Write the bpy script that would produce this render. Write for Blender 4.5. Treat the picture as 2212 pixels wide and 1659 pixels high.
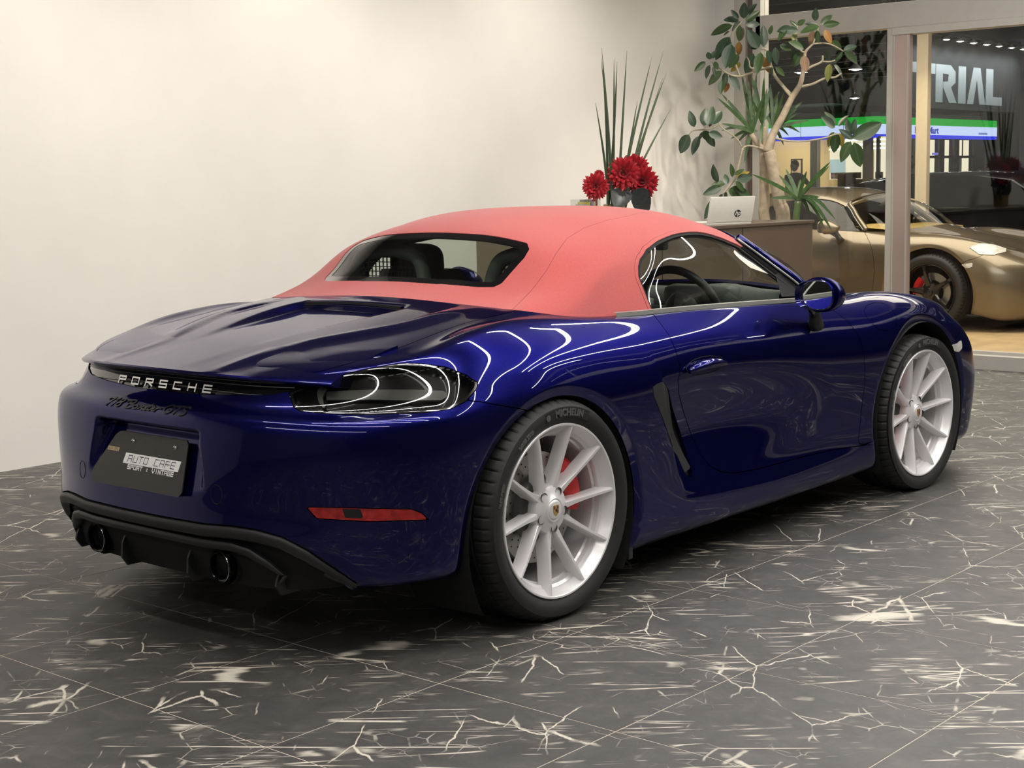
import bpy, bmesh, math, random, json
import numpy as np
from mathutils import Vector, Matrix
for _o in list(bpy.data.objects): bpy.data.objects.remove(_o, do_unlink=True)
SC = bpy.context.scene
COL = SC.collection
PI = math.pi
# ------------------------------------------------------------------ camera
CAM_LOC = (-3.59388, -3.83357, 1.34996)
YAW, PITCH, ROLL = map(math.radians, (41.10907, -7.50305, -1.13399))
FPX = 3323.0                                     # focal length in pixels of the 2212 px wide frame
cam = bpy.data.cameras.new('camera'); cam_o = bpy.data.objects.new('camera', cam); COL.objects.link(cam_o)
cam.sensor_fit = 'HORIZONTAL'; cam.sensor_width = 36.0; cam.lens = FPX*36.0/2212.0
cam.clip_start = .05; cam.clip_end = 300
_f = Vector((math.cos(PITCH)*math.cos(YAW), math.cos(PITCH)*math.sin(YAW), math.sin(PITCH)))
_r0 = Vector((math.sin(YAW), -math.cos(YAW), 0)); _u0 = _r0.cross(_f)
_r = _r0*math.cos(ROLL)+_u0*math.sin(ROLL); _u = -_r0*math.sin(ROLL)+_u0*math.cos(ROLL)
cam_o.matrix_world = Matrix(((_r.x, _u.x, -_f.x, CAM_LOC[0]), (_r.y, _u.y, -_f.y, CAM_LOC[1]), (_r.z, _u.z, -_f.z, CAM_LOC[2]), (0, 0, 0, 1)))
SC.camera = cam_o
# ------------------------------------------------------------------ night outside
W = bpy.data.worlds.new('night'); SC.world = W; W.use_nodes = True
W.node_tree.nodes['Background'].inputs[0].default_value = (.010, .012, .016, 1)
W.node_tree.nodes['Background'].inputs[1].default_value = 1.0
# ------------------------------------------------------------------ exposure and room light
SC.view_settings.view_transform = 'Standard'
try: SC.view_settings.look = 'None'
except Exception: pass
SC.view_settings.gamma = 1.0; SC.view_settings.exposure = EXPOSURE = 0.0; SC.view_settings.use_curve_mapping = False
SC.cycles.use_denoising = True
SC.cycles.max_bounces = 10; SC.cycles.transparent_max_bounces = 16; SC.cycles.glossy_bounces = 5
SC.cycles.sample_clamp_indirect = 6.0
LED = 52.0                                      # emission of the ceiling LED strips
CEIL = 3.25
def area_light(name, loc, rot, sx, sy, power, col=(1, .95, .88)):
    l = bpy.data.lights.new(name, 'AREA'); l.shape = 'RECTANGLE'; l.size = sx; l.size_y = sy; l.energy = power; l.color = col
    o = bpy.data.objects.new(name, l); COL.objects.link(o); o.location = loc; o.rotation_euler = rot; return o
def spot_light(name, loc, target, power, angle=70, blend=.6, col=(1, .93, .82), size=.04):
    l = bpy.data.lights.new(name, 'SPOT'); l.energy = power; l.spot_size = math.radians(angle); l.spot_blend = blend; l.color = col; l.shadow_soft_size = size
    o = bpy.data.objects.new(name, l); COL.objects.link(o); o.location = loc
    o.rotation_euler = (Vector(target)-Vector(loc)).to_track_quat('-Z', 'Y').to_euler(); return o
# wall washers along the long white wall (the photo's wall is brightest towards its left end)
for _x, _p in ((-1.8, 105), (.2, 118), (2.2, 118), (4.2, 100)):
    spot_light('wall_washer_light', (_x, 1.35, CEIL-.12), (_x-.1, 2.9, 1.2), _p, 110, .9)
spot_light('counter_downlight', (4.9, .9, CEIL-.06), (5.2, 1.75, 1.1), 150, 75, .8, (1, .90, .76))
spot_light('plant_downlight', (5.5, 1.1, CEIL-.06), (6.05, 2.0, 1.7), 75, 60, .8, (1, .90, .76))
# outside display floor under its canopy
area_light('canopy_light', (8.2, 2.0, 3.2), (0, 0, 0), 3.0, 5.0, 260, (1, .88, .72))
area_light('forecourt_light', (17, 4, 5.5), (0, 0, 0), 6, 6, 120, (1, .9, .78))
# ------------------------------------------------------------------ materials
def nt(name):
    m = bpy.data.materials.new(name); m.use_nodes = True; n = m.node_tree
    return m, n, n.nodes['Principled BSDF']
def mat(name, col, rough=.5, metal=0.0, coat=0.0, coat_rough=.03, spec=.5, noise=0.0, nscale=30.0, bump=0.0, bscale=200.0, emit=None, estr=0.0, sheen=0.0):
    m, n, b = nt(name)
    b.inputs['Base Color'].default_value = (*col, 1); b.inputs['Roughness'].default_value = rough; b.inputs['Metallic'].default_value = metal
    b.inputs['Coat Weight'].default_value = coat; b.inputs['Coat Roughness'].default_value = coat_rough; b.inputs['Specular IOR Level'].default_value = spec
    if sheen: b.inputs['Sheen Weight'].default_value = sheen
    if emit: b.inputs['Emission Color'].default_value = (*emit, 1); b.inputs['Emission Strength'].default_value = estr
    tc = n.nodes.new('ShaderNodeTexCoord')
    if noise:
        t = n.nodes.new('ShaderNodeTexNoise'); t.inputs['Scale'].default_value = nscale; t.inputs['Detail'].default_value = 5
        r = n.nodes.new('ShaderNodeValToRGB'); r.color_ramp.elements[0].position = .3; r.color_ramp.elements[1].position = .7
        r.color_ramp.elements[0].color = (*[c*(1-noise) for c in col], 1); r.color_ramp.elements[1].color = (*[min(1, c*(1+noise)) for c in col], 1)
        n.links.new(tc.outputs['Object'], t.inputs['Vector']); n.links.new(t.outputs['Fac'], r.inputs[0]); n.links.new(r.outputs[0], b.inputs['Base Color'])
    if bump:
        t = n.nodes.new('ShaderNodeTexNoise'); t.inputs['Scale'].default_value = bscale; t.inputs['Detail'].default_value = 3
        p = n.nodes.new('ShaderNodeBump'); p.inputs['Strength'].default_value = bump; p.inputs['Distance'].default_value = .002
        n.links.new(tc.outputs['Object'], t.inputs['Vector']); n.links.new(t.outputs['Fac'], p.inputs['Height']); n.links.new(p.outputs[0], b.inputs['Normal'])
    return m
def paint(name, col, flake, metal=.55, rough=.38):
    """metallic base under clear coat; the flakes are a fine noise in the base"""
    m, n, b = nt(name)
    tc = n.nodes.new('ShaderNodeTexCoord'); t = n.nodes.new('ShaderNodeTexNoise'); t.inputs['Scale'].default_value = 900; t.inputs['Detail'].default_value = 1
    r = n.nodes.new('ShaderNodeValToRGB'); r.color_ramp.elements[0].position = .35; r.color_ramp.elements[1].position = .75
    r.color_ramp.elements[0].color = (*col, 1); r.color_ramp.elements[1].color = (*flake, 1)
    n.links.new(tc.outputs['Object'], t.inputs['Vector']); n.links.new(t.outputs['Fac'], r.inputs[0]); n.links.new(r.outputs[0], b.inputs['Base Color'])
    b.inputs['Metallic'].default_value = metal; b.inputs['Roughness'].default_value = rough
    b.inputs['Specular Tint'].default_value = (*[min(1, c*2.2+.02) for c in flake], 1)
    b.inputs['Coat Weight'].default_value = .8; b.inputs['Specular IOR Level'].default_value = .25; b.inputs['Coat Roughness'].default_value = .012; b.inputs['Coat IOR'].default_value = 1.52
    return m
def glass(name, tint, refl=1.0, rough=0.0, ior=1.5):
    """thin pane: tinted see-through plus Fresnel mirror"""
    m = bpy.data.materials.new(name); m.use_nodes = True; n = m.node_tree; n.nodes.clear()
    o = n.nodes.new('ShaderNodeOutputMaterial'); mx = n.nodes.new('ShaderNodeMixShader'); t = n.nodes.new('ShaderNodeBsdfTransparent'); g = n.nodes.new('ShaderNodeBsdfGlossy')
    lw = n.nodes.new('ShaderNodeLayerWeight'); lw.inputs['Blend'].default_value = .5; pw = n.nodes.new('ShaderNodeMath'); pw.operation = 'POWER'; pw.inputs[1].default_value = 5; n.links.new(lw.outputs['Facing'], pw.inputs[0]); f = n.nodes.new('ShaderNodeMath'); f.operation = 'MULTIPLY_ADD'; f.inputs[1].default_value = .955; f.inputs[2].default_value = ((ior-1)/(ior+1))**2; n.links.new(pw.outputs[0], f.inputs[0]); k = n.nodes.new('ShaderNodeMath'); k.operation = 'MULTIPLY'; k.inputs[1].default_value = refl; k.use_clamp = True
    t.inputs[0].default_value = (*tint, 1); g.inputs['Roughness'].default_value = rough; g.inputs[0].default_value = (1, 1, 1, 1)
    n.links.new(f.outputs[0], k.inputs[0]); n.links.new(k.outputs[0], mx.inputs[0]); n.links.new(t.outputs[0], mx.inputs[1]); n.links.new(g.outputs[0], mx.inputs[2]); n.links.new(mx.outputs[0], o.inputs[0])
    return m
def emis(name, col, s):
    m = bpy.data.materials.new(name); m.use_nodes = True; n = m.node_tree; n.nodes.clear()
    o = n.nodes.new('ShaderNodeOutputMaterial'); e = n.nodes.new('ShaderNodeEmission'); e.inputs[0].default_value = (*col, 1); e.inputs[1].default_value = s
    n.links.new(e.outputs[0], o.inputs[0]); return m
# ------------------------------------------------------------------ object helpers
def tag(o, label=None, cat=None, group=None, kind=None):
    if label: o['label'] = label
    if cat: o['category'] = cat
    if group: o['group'] = group
    if kind: o['kind'] = kind
    return o
def thing(name, label, cat, loc=(0, 0, 0), rz=0.0, group=None):
    o = bpy.data.objects.new(name, None); COL.objects.link(o); o.location = loc; o.rotation_euler = (0, 0, rz); o.empty_display_size = .1
    return tag(o, label, cat, group)
def link(name, me, m=None, parent=None, loc=None, rot=None):
    o = bpy.data.objects.new(name, me); COL.objects.link(o)
    if m is not None and not me.materials: me.materials.append(m)
    if parent: o.parent = parent
    if loc is not None: o.location = loc
    if rot is not None: o.rotation_euler = rot
    return o
def mesh(name, V, F, m=None, parent=None, smooth=False, loc=None, rot=None, sharp=None):
    me = bpy.data.meshes.new(name); me.from_pydata([tuple(map(float, v)) for v in V], [], [tuple(int(i) for i in f) for f in F]); me.update()
    if smooth:
        me.polygons.foreach_set('use_smooth', [True]*len(me.polygons))
        if sharp: me.set_sharp_from_angle(angle=math.radians(sharp))
    return link(name, me, m, parent, loc, rot)
class MB:
    """collects simple solids into one mesh"""
    def __init__(s): s.V = []; s.F = []
    def add(s, V, F):
        k = len(s.V); s.V += [tuple(v) for v in V]; s.F += [tuple(i+k for i in f) for f in F]; return s
    def box(s, x0, x1, y0, y1, z0, z1, bev=0.0):
        if not bev:
            V = [(x, y, z) for x in (x0, x1) for y in (y0, y1) for z in (z0, z1)]
            return s.add(V, [(0, 1, 3, 2), (4, 6, 7, 5), (0, 4, 5, 1), (2, 3, 7, 6), (0, 2, 6, 4), (1, 5, 7, 3)])
        bm = bmesh.new(); r = bmesh.ops.create_cube(bm, size=1)
        for v in bm.verts: v.co = ((x0+x1)/2+v.co.x*(x1-x0), (y0+y1)/2+v.co.y*(y1-y0), (z0+z1)/2+v.co.z*(z1-z0))
        bmesh.ops.bevel(bm, geom=list(bm.edges), offset=bev, segments=2, affect='EDGES', profile=.6)
        return s.bm(bm)
    def bm(s, bm):
        bm.verts.index_update(); s.add([v.co[:] for v in bm.verts], [[v.index for v in f.verts] for f in bm.faces]); bm.free(); return s
    def tube(s, pts, r, n=8, cap=True, squash=None, closed=False):
        P = np.array(pts, float); m = len(P); R = np.full(m, r, float) if np.isscalar(r) else np.array(r, float)
        T = np.gradient(P, axis=0) if not closed else (np.roll(P, -1, 0)-np.roll(P, 1, 0)); T /= np.linalg.norm(T, axis=1, keepdims=True)+1e-12
        up = np.array([0, 0, 1.0]) if abs(T[0, 2]) < .9 else np.array([1.0, 0, 0])
        a = np.cross(T[0], up); a /= np.linalg.norm(a); k = len(s.V); V = []
        for i in range(m):
            a = a-T[i]*a.dot(T[i]); a /= np.linalg.norm(a)+1e-12; b = np.cross(T[i], a)
            for j in range(n):
                t = 2*PI*j/n; V.append(P[i]+R[i]*(a*math.cos(t)+b*math.sin(t)))
        F = [(i*n+j, i*n+(j+1) % n, (i+1)*n+(j+1) % n, (i+1)*n+j) for i in range(m-1) for j in range(n)]
        if closed: F += [((m-1)*n+j, (m-1)*n+(j+1) % n, (j+1) % n, j) for j in range(n)]
        elif cap: F += [tuple(range(n-1, -1, -1)), tuple((m-1)*n+j for j in range(n))]
        return s.add(V, F)
    def lathe(s, prof, n=32, axis='z', c=(0, 0, 0), closed=False, a0=0.0, a1=2*PI):
        """prof: (radius, height) pairs"""
        full = abs(a1-a0-2*PI) < 1e-6; k = n if full else n+1; V = []
        for i in range(k):
            t = a0+(a1-a0)*i/n
            for r, h in prof:
                x, y = r*math.cos(t), r*math.sin(t)
                p = {'z': (x, y, h), 'y': (x, h, y), 'x': (h, x, y)}[axis]
                V.append((p[0]+c[0], p[1]+c[1], p[2]+c[2]))
        q = len(prof); F = []
        for i in range(n):
            for j in range(q if closed else q-1):
                a, b = i*q+j, i*q+(j+1) % q; d, e = ((i+1) % k)*q+j, ((i+1) % k)*q+(j+1) % q
                F.append((a, b, e, d) if axis != 'y' else (a, d, e, b))
        return s.add(V, F)
    def prism(s, poly, h0, h1, axis='z'):
        """polygon (2-D, ccw) extruded between h0 and h1 along an axis"""
        n = len(poly); f = {'z': lambda a, b, h: (a, b, h), 'y': lambda a, b, h: (a, h, b), 'x': lambda a, b, h: (h, a, b)}[axis]
        V = [f(a, b, h0) for a, b in poly]+[f(a, b, h1) for a, b in poly]
        return s.add(V, [tuple(range(n-1, -1, -1)), tuple(range(n, 2*n))]+[(i, (i+1) % n, n+(i+1) % n, n+i) for i in range(n)])
    def build(s, name, m=None, parent=None, smooth=False, sharp=None, loc=None, rot=None):
        return mesh(name, s.V, s.F, m, parent, smooth, loc, rot, sharp)
def box(name, x0, x1, y0, y1, z0, z1, m=None, parent=None, bev=0.0, **k):
    return MB().box(x0, x1, y0, y1, z0, z1, bev).build(name, m, parent, **k)
def copy_tree(o, parent=None):
    c = o.copy(); COL.objects.link(c)
    if parent: c.parent = parent
    for ch in list(o.children): copy_tree(ch, c)
    return c
# stroke lettering: every glyph is a few pen strokes on a 4 x 6 grid
GL = {'P': [[(0, 0), (0, 6), (4, 6), (4, 3), (0, 3)]], 'O': [[(0, 0), (0, 6), (4, 6), (4, 0), (0, 0)]], 'R': [[(0, 0), (0, 6), (4, 6), (4, 3), (0, 3)], [(1.6, 3), (4, 0)]],
 'S': [[(4, 6), (0, 6), (0, 3), (4, 3), (4, 0), (0, 0)]], 'C': [[(4, 6), (0, 6), (0, 0), (4, 0)]], 'H': [[(0, 0), (0, 6)], [(4, 0), (4, 6)], [(0, 3), (4, 3)]],
 'E': [[(4, 6), (0, 6), (0, 0), (4, 0)], [(0, 3), (4, 3)]], 'A': [[(0, 0), (0, 6), (4, 6), (4, 0)], [(0, 2.8), (4, 2.8)]], 'U': [[(0, 6), (0, 0), (4, 0), (4, 6)]],
 'T': [[(0, 6), (4, 6)], [(2, 6), (2, 0)]], 'F': [[(4, 6), (0, 6), (0, 0)], [(0, 3), (4, 3)]], 'V': [[(0, 6), (0, 3), (2, 0), (4, 3), (4, 6)]], 'I': [[(2, 0), (2, 6)]],
 'N': [[(0, 0), (0, 6), (4, 0), (4, 6)]], 'G': [[(4, 6), (0, 6), (0, 0), (4, 0), (4, 3), (2, 3)]], ':': [[(1.6, 1.2), (2.4, 1.2)], [(1.6, 4.2), (2.4, 4.2)]], ' ': []}
def strokes(txt, h, gap=1.6, adv=4.0):
    """-> list of 2-D polylines, text height h, origin at its middle, and the width"""
    out = []; x = 0; k = h/6
    for ch in txt:
        out += [[((a+x)*k, b*k-h/2) for a, b in p] for p in GL[ch]]; x += adv+gap
    w = (x-gap)*k
    return [[(a-w/2, b) for a, b in p] for p in out], w
def ribbon(MBo, pts2, width, f3, lift=.0015):
    """flat pen stroke: quads of a given width along a 2-D polyline, mapped to 3-D by f3(a, b, lift)"""
    for (a0, b0), (a1, b1) in zip(pts2[:-1], pts2[1:]):
        L = math.hypot(a1-a0, b1-b0) or 1e-9; tx, ty = (a1-a0)/L*width/2, (b1-b0)/L*width/2; nx, ny = -ty, tx
        c = [(a0-tx+nx, b0-ty+ny), (a0-tx-nx, b0-ty-ny), (a1+tx-nx, b1+ty-ny), (a1+tx+nx, b1+ty+ny)]
        V = [f3(*p, 0.0) for p in c]+[f3(*p, lift) for p in c]
        MBo.add(V, [(4, 5, 6, 7), (0, 1, 5, 4), (1, 2, 6, 5), (2, 3, 7, 6), (3, 0, 4, 7)])
def text_mesh(txt, size, extrude=.002, bold=0.0, shear=0.0):
    """vertices and faces of Blender's own font"""
    c = bpy.data.curves.new('lettering', 'FONT'); c.body = txt; c.size = size; c.extrude = extrude; c.offset = bold; c.shear = shear; c.align_x = 'CENTER'; c.align_y = 'CENTER'; c.resolution_u = 3
    o = bpy.data.objects.new('lettering', c); COL.objects.link(o); dg = bpy.context.evaluated_depsgraph_get(); me = bpy.data.meshes.new_from_object(o.evaluated_get(dg))
    V = np.array([v.co[:] for v in me.vertices]); F = [tuple(p.vertices) for p in me.polygons]
    bpy.data.objects.remove(o); bpy.data.curves.remove(c); bpy.data.meshes.remove(me); return V, F
# ------------------------------------------------------------------ the showroom
WALL_Y, GLASS_X = 2.875, 6.60
ROOM_X0, ROOM_Y0 = -8.0, -8.0
def m_marble():
    m, n, b = nt('black_marble'); N = n.nodes.new; Lk = n.links.new
    geo = N('ShaderNodeNewGeometry'); oi = N('ShaderNodeObjectInfo')
    pos = N('ShaderNodeMapping'); pos.inputs['Rotation'].default_value = (0, 0, math.radians(49)); Lk(geo.outputs['Position'], pos.inputs['Vector'])
    def noise(scale, det, vec, dist=0.0, rough=.6):
        t = N('ShaderNodeTexNoise'); t.inputs['Scale'].default_value = scale; t.inputs['Detail'].default_value = det; t.inputs['Roughness'].default_value = rough; t.inputs['Distortion'].default_value = dist; Lk(vec, t.inputs['Vector']); return t.outputs['Fac']
    def ramp(v, stops):
        r = N('ShaderNodeValToRGB'); e = r.color_ramp.elements
        while len(e) < len(stops): e.new(.5)
        for q, (p, c) in zip(e, stops): q.position = p; q.color = (*([c]*3 if not isinstance(c, tuple) else c), 1)
        Lk(v, r.inputs[0]); return r.outputs[0]
    def mth(op, a, bb):
        q = N('ShaderNodeMath'); q.operation = op; q.use_clamp = True
        for i, v in enumerate((a, bb)):
            if isinstance(v, (int, float)): q.inputs[i].default_value = v
            else: Lk(v, q.inputs[i])
        return q.outputs[0]
    def stretched(sx, sy):
        s = N('ShaderNodeMapping'); s.inputs['Scale'].default_value = (sx, sy, 1); Lk(pos.outputs[0], s.inputs['Vector']); return s.outputs[0]
    P0 = pos.outputs[0]
    # long bright streaks running one way: thin ridges of stretched noise, broken up by a patch mask
    def vein(vec, scale, wdt, mscale, lo, hi, det=3, dist=.3):
        v = noise(scale, det, vec, dist); d = mth('ABSOLUTE', mth('SUBTRACT', v, .5), 0)
        q = N('ShaderNodeMath'); q.operation = 'SUBTRACT'; Lk(v, q.inputs[0]); q.inputs[1].default_value = .5
        a = N('ShaderNodeMath'); a.operation = 'ABSOLUTE'; Lk(q.outputs[0], a.inputs[0])
        line = ramp(a.outputs[0], [(0, 1.0), (wdt*.45, .85), (wdt, 0.0)])
        return mth('MULTIPLY', line, ramp(noise(mscale, 2, P0), [(lo, 0.0), (hi, 1.0)]))
    def warp(vec, scale, amt):
        t = N('ShaderNodeTexNoise'); t.inputs['Scale'].default_value = scale; t.inputs['Detail'].default_value = 4; Lk(vec, t.inputs['Vector'])
        v = N('ShaderNodeVectorMath'); v.operation = 'MULTIPLY_ADD'; Lk(t.outputs['Color'], v.inputs[0]); v.inputs[1].default_value = (amt, amt, 0); Lk(vec, v.inputs[2]); return v.outputs[0]
    def crack(vec, scale, wdt, mscale, lo, hi, seed):
        """broken straight-ish crack lines: cell borders kept only in patches"""
        v = N('ShaderNodeTexVoronoi'); v.feature = 'DISTANCE_TO_EDGE'; v.inputs['Scale'].default_value = scale; Lk(vec, v.inputs['Vector'])
        line = ramp(v.outputs['Distance'], [(0, 1.0), (wdt*.5, .9), (wdt, 0.0)])
        o = N('ShaderNodeVectorMath'); o.operation = 'ADD'; Lk(P0, o.inputs[0]); o.inputs[1].default_value = (seed, seed*.7, 0)
        return mth('MULTIPLY', line, ramp(noise(mscale, 3, o.outputs[0]), [(lo, 0.0), (hi, 1.0)]))
    s1 = crack(warp(stretched(.9, 9.0), 2.5, .12), 1.0, .030, 3.0, .55, .63, 3.1)
    s2 = crack(warp(stretched(1.6, 16.0), 3.0, .14), 1.0, .034, 4.2, .56, .64, 9.7)
    s3 = vein(stretched(.30, 5.5), 4.0, .012, 3.4, .57, .66)
    c1 = crack(warp(stretched(5.0, 2.2), 4.0, .16), 1.0, .012, 3.0, .52, .58, 5.3)
    c2 = crack(warp(P0, 5.0, .06), 5.0, .012, 4.0, .55, .62, 1.7)
    c3 = crack(warp(P0, 6.0, .05), 9.0, .016, 5.0, .55, .65, 7.9)
    veins = mth('MAXIMUM', mth('MAXIMUM', s1, mth('MAXIMUM', s2, s3)), mth('MAXIMUM', c1, mth('MAXIMUM', mth('MULTIPLY', c2, .75), mth('MULTIPLY', c3, .5))))
    base = ramp(noise(9, 8, P0, .8, .68), [(.32, (.026, .0245, .0235)), (.55, (.050, .0465, .043)), (.75, (.092, .085, .077))])
    mix = N('ShaderNodeMix'); mix.data_type = 'RGBA'; Lk(veins, mix.inputs[0]); Lk(base, mix.inputs[6]); mix.inputs[7].default_value = (.66, .62, .52, 1)
    Lk(mix.outputs[2], b.inputs['Base Color'])
    Lk(ramp(noise(6, 4, P0), [(.3, .50), (.7, .60)]), b.inputs['Roughness']); b.inputs['Specular IOR Level'].default_value = 1.0
    return m
M_MARBLE = m_marble()
M_GROUT = mat('grout', (.50, .46, .38), .7, noise=.15, nscale=60)
M_WALL = mat('white_plaster', (.80, .775, .735), .75, noise=.02, nscale=3, bump=.12, bscale=90)
M_CEIL = mat('ceiling_paint', (.16, .16, .165), .8, noise=.05)
M_ALU = mat('satin_aluminium', (.60, .575, .53), .42, .35, noise=.03, nscale=15)
M_ALUD = mat('dark_gap', (.02, .02, .02), .6, noise=.1)
M_PINK = mat('stile_film', (.50, .40, .36), .30, .35, noise=.04, nscale=4)
M_BLACK = mat('black_plastic', (.012, .012, .013), .45, noise=.1, nscale=80)
floor = box('floor', ROOM_X0, GLASS_X, ROOM_Y0, WALL_Y, -.06, -.0007, M_GROUT); tag(floor, 'dark marble tiled showroom floor', kind='structure')
# tiles: lattice fitted to the photograph's joints (0.605 x 0.600 m), every tile its own slab
TX, TY, OX, OY, JW = .605, .600, -.688, -1.014, .0036
_tile = {}
def tile_mesh(w, d):
    k = (round(w, 3), round(d, 3))
    if k not in _tile:
        b = .0005; V = [(0, 0, -.0012), (w, 0, -.0012), (w, d, -.0012), (0, d, -.0012), (0, 0, -b), (w, 0, -b), (w, d, -b), (0, d, -b), (b, b, 0), (w-b, b, 0), (w-b, d-b, 0), (b, d-b, 0)]
        F = [(0, 1, 5, 4), (1, 2, 6, 5), (2, 3, 7, 6), (3, 0, 4, 7), (4, 5, 9, 8), (5, 6, 10, 9), (6, 7, 11, 10), (7, 4, 8, 11), (8, 9, 10, 11)]
        me = bpy.data.meshes.new('tile'); me.from_pydata(V, [], F); me.materials.append(M_MARBLE); _tile[k] = me
    return _tile[k]
for i in range(-13, 13):
    for j in range(-12, 8):
        x0, x1 = OX+i*TX+JW/2, OX+(i+1)*TX-JW/2; y0, y1 = OY+j*TY+JW/2, OY+(j+1)*TY-JW/2
        x0, x1, y0, y1 = max(x0, ROOM_X0), min(x1, GLASS_X-.09), max(y0, ROOM_Y0), min(y1, WALL_Y)
        if x1-x0 < .02 or y1-y0 < .02: continue
        if x1 < -4.2 or y1 < -5.4: continue
        link('tile', tile_mesh(x1-x0, y1-y0), None, floor, (x0, y0, 0))
far = MB()
for x0, x1, y0, y1 in ((ROOM_X0, OX-6*TX, ROOM_Y0, WALL_Y), (OX-6*TX, GLASS_X-.09, ROOM_Y0, OY-8*TY)):
    far.box(x0, x1, y0, y1, -.0012, 0)
tag(far.build('tile_field', M_MARBLE, floor), kind='stuff')
tag(box('wall_left', ROOM_X0, GLASS_X+.12, WALL_Y, WALL_Y+.15, 0, CEIL, M_WALL), 'long white plastered wall behind the blue car', kind='structure')
tag(box('wall_back', ROOM_X0-.15, ROOM_X0, ROOM_Y0, WALL_Y+.15, 0, CEIL, mat('grey_wall', (.18, .175, .17), .7, noise=.05)), kind='structure')
tag(box('wall_right', ROOM_X0, GLASS_X+.12, ROOM_Y0-.15, ROOM_Y0, 0, CEIL, mat('dark_wall', (.07, .068, .066), .6, noise=.05)), kind='structure')
ceiling = tag(box('ceiling', ROOM_X0, GLASS_X+.12, ROOM_Y0, WALL_Y+.15, CEIL, CEIL+.12, M_CEIL), kind='structure')
# LED strips under the ceiling (the lines mirrored in paint and glass)
M_LED = emis('led_white', (1, .955, .90), LED)
M_LEDH = mat('strip_housing', (.6, .6, .6), .4, .6, noise=.02)
LEDS = []
# (places worked out from the highlights, except the last strip, added to brighten the right-hand floor: rows across the room, each ending in a short bend)
for x, y0, y1, hk in ((-5.0, -6.5, 1.0, 0), (-2.2, -4.2, .9, 0), (-1.0, -3.2, -.2, .3), (-.42, -3.6, -.35, .3), (.2, -3.6, -.4, .3), (1.55, -4.6, -.1, .3), (2.45, -4.6, .05, .3), (3.32, -4.6, .05, .3), (3.85, -4.8, .1, .45), (5.0, -4.8, .3, 0), (5.75, -6.8, -3.9, 0)):
    LEDS.append(((x, y0), (x, y1)))
    if hk: LEDS.append(((x, y1), (x-hk, y1+hk*.55)))
for (xa, ya), (xb, yb) in LEDS:
    L_ = math.hypot(xb-xa, yb-ya); t = thing('led_strip', None, None, (xa, ya, CEIL-.05), math.atan2(yb-ya, xb-xa)); t.parent = ceiling
    box('housing', 0, L_, -.026, .026, .012, .05, M_LEDH, t); box('diffuser', 0, L_, -.022, .022, 0, .012, M_LED, t)
# ------------------------------------------------------------------ glazed front at x = 6.60
M_PANE = glass('shop_window_glass', (.94, .96, .95), .85)
gx0, gx1 = GLASS_X-.05, GLASS_X+.07
tr1 = tag(box('trim_1', gx0, gx1, ROOM_Y0, 2.52, 2.37, 2.545, M_ALU, bev=.004), 'aluminium transom above the glass front', kind='structure')
tag(box('trim_2', gx0-.02, gx1-.02, ROOM_Y0, 1.385, 2.318, 2.37, M_ALU, bev=.003), 'sliding door head rail', kind='structure')
tag(box('trim_3', gx0-.09, gx1+.03, ROOM_Y0, 2.66, -.002, .098, M_ALU, bev=.004), 'pale metal threshold below the glass front', kind='structure')
tag(box('trim_4', gx0, gx1, 2.475, 2.545, .09, CEIL, M_ALU, bev=.003), 'corner frame post by the white wall', kind='structure')
tag(box('trim_5', gx0-.01, gx1, 2.60, 2.70, .09, CEIL, M_ALU, bev=.003), 'wall side frame post', kind='structure')
tag(box('trim_6', gx0+.02, gx1-.02, 2.545, 2.60, .09, CEIL, mat('frame_seam_brown', (.16, .12, .10), .5, noise=.05)), kind='structure')
tag(box('wall_return', gx0-.005, gx1, 2.70, WALL_Y+.01, 0, CEIL, M_WALL), 'white wall end beside the glass front', kind='structure')
tag(box('trim_7', gx0, gx1, ROOM_Y0, 2.52, CEIL-.10, CEIL, M_ALU), kind='structure')
w1 = box('window_1', GLASS_X+.006, GLASS_X+.014, 1.43, 2.475, .098, 2.37, M_PANE); tag(w1, 'fixed glass pane left of the door stile', kind='structure')
w3 = box('window_2', GLASS_X+.006, GLASS_X+.014, ROOM_Y0, 2.475, 2.545, CEIL-.1, M_PANE); tag(w3, 'glass fanlight above the transom', kind='structure')
for k in range(5): box('mullion', GLASS_X-.01, GLASS_X+.03, 2.475-1.9*k-1.93, 2.475-1.9*k-1.90, 2.545, CEIL-.1, M_ALU, w3)
tag(box('trim_8', gx0+.0, gx1-.01, 1.385, 1.432, .098, 2.37, M_ALU, bev=.003), 'grey door post', kind='structure')
d1 = box('door_1', GLASS_X-.034, GLASS_X-.026, -2.2, 1.262, .098, 2.318, M_PANE); tag(d1, 'sliding glass door of the showroom', kind='structure')
MB().box(GLASS_X-.055, GLASS_X-.005, 1.255, 1.385, .10, 2.318, .004).build('stile', M_PINK, d1)
for a in (1.268, 1.372): MB().box(GLASS_X-.060, GLASS_X-.050, a-.004, a+.004, .10, 2.318).build('stile_bead', M_ALU, d1)
MB().box(GLASS_X-.06, GLASS_X-.005, -2.2, 1.262, .098, .118).build('bottom_rail', M_ALU, d1)
MB().box(GLASS_X-.06, GLASS_X+.0, -2.26, -2.2, .10, 2.318).build('stile', M_ALU, d1)
tag(box('window_3', GLASS_X+.006, GLASS_X+.014, ROOM_Y0, -2.26, .098, 2.318, M_PANE), 'fixed glass pane right of the sliding door', kind='structure')
# ------------------------------------------------------------------ car surfaces

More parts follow.
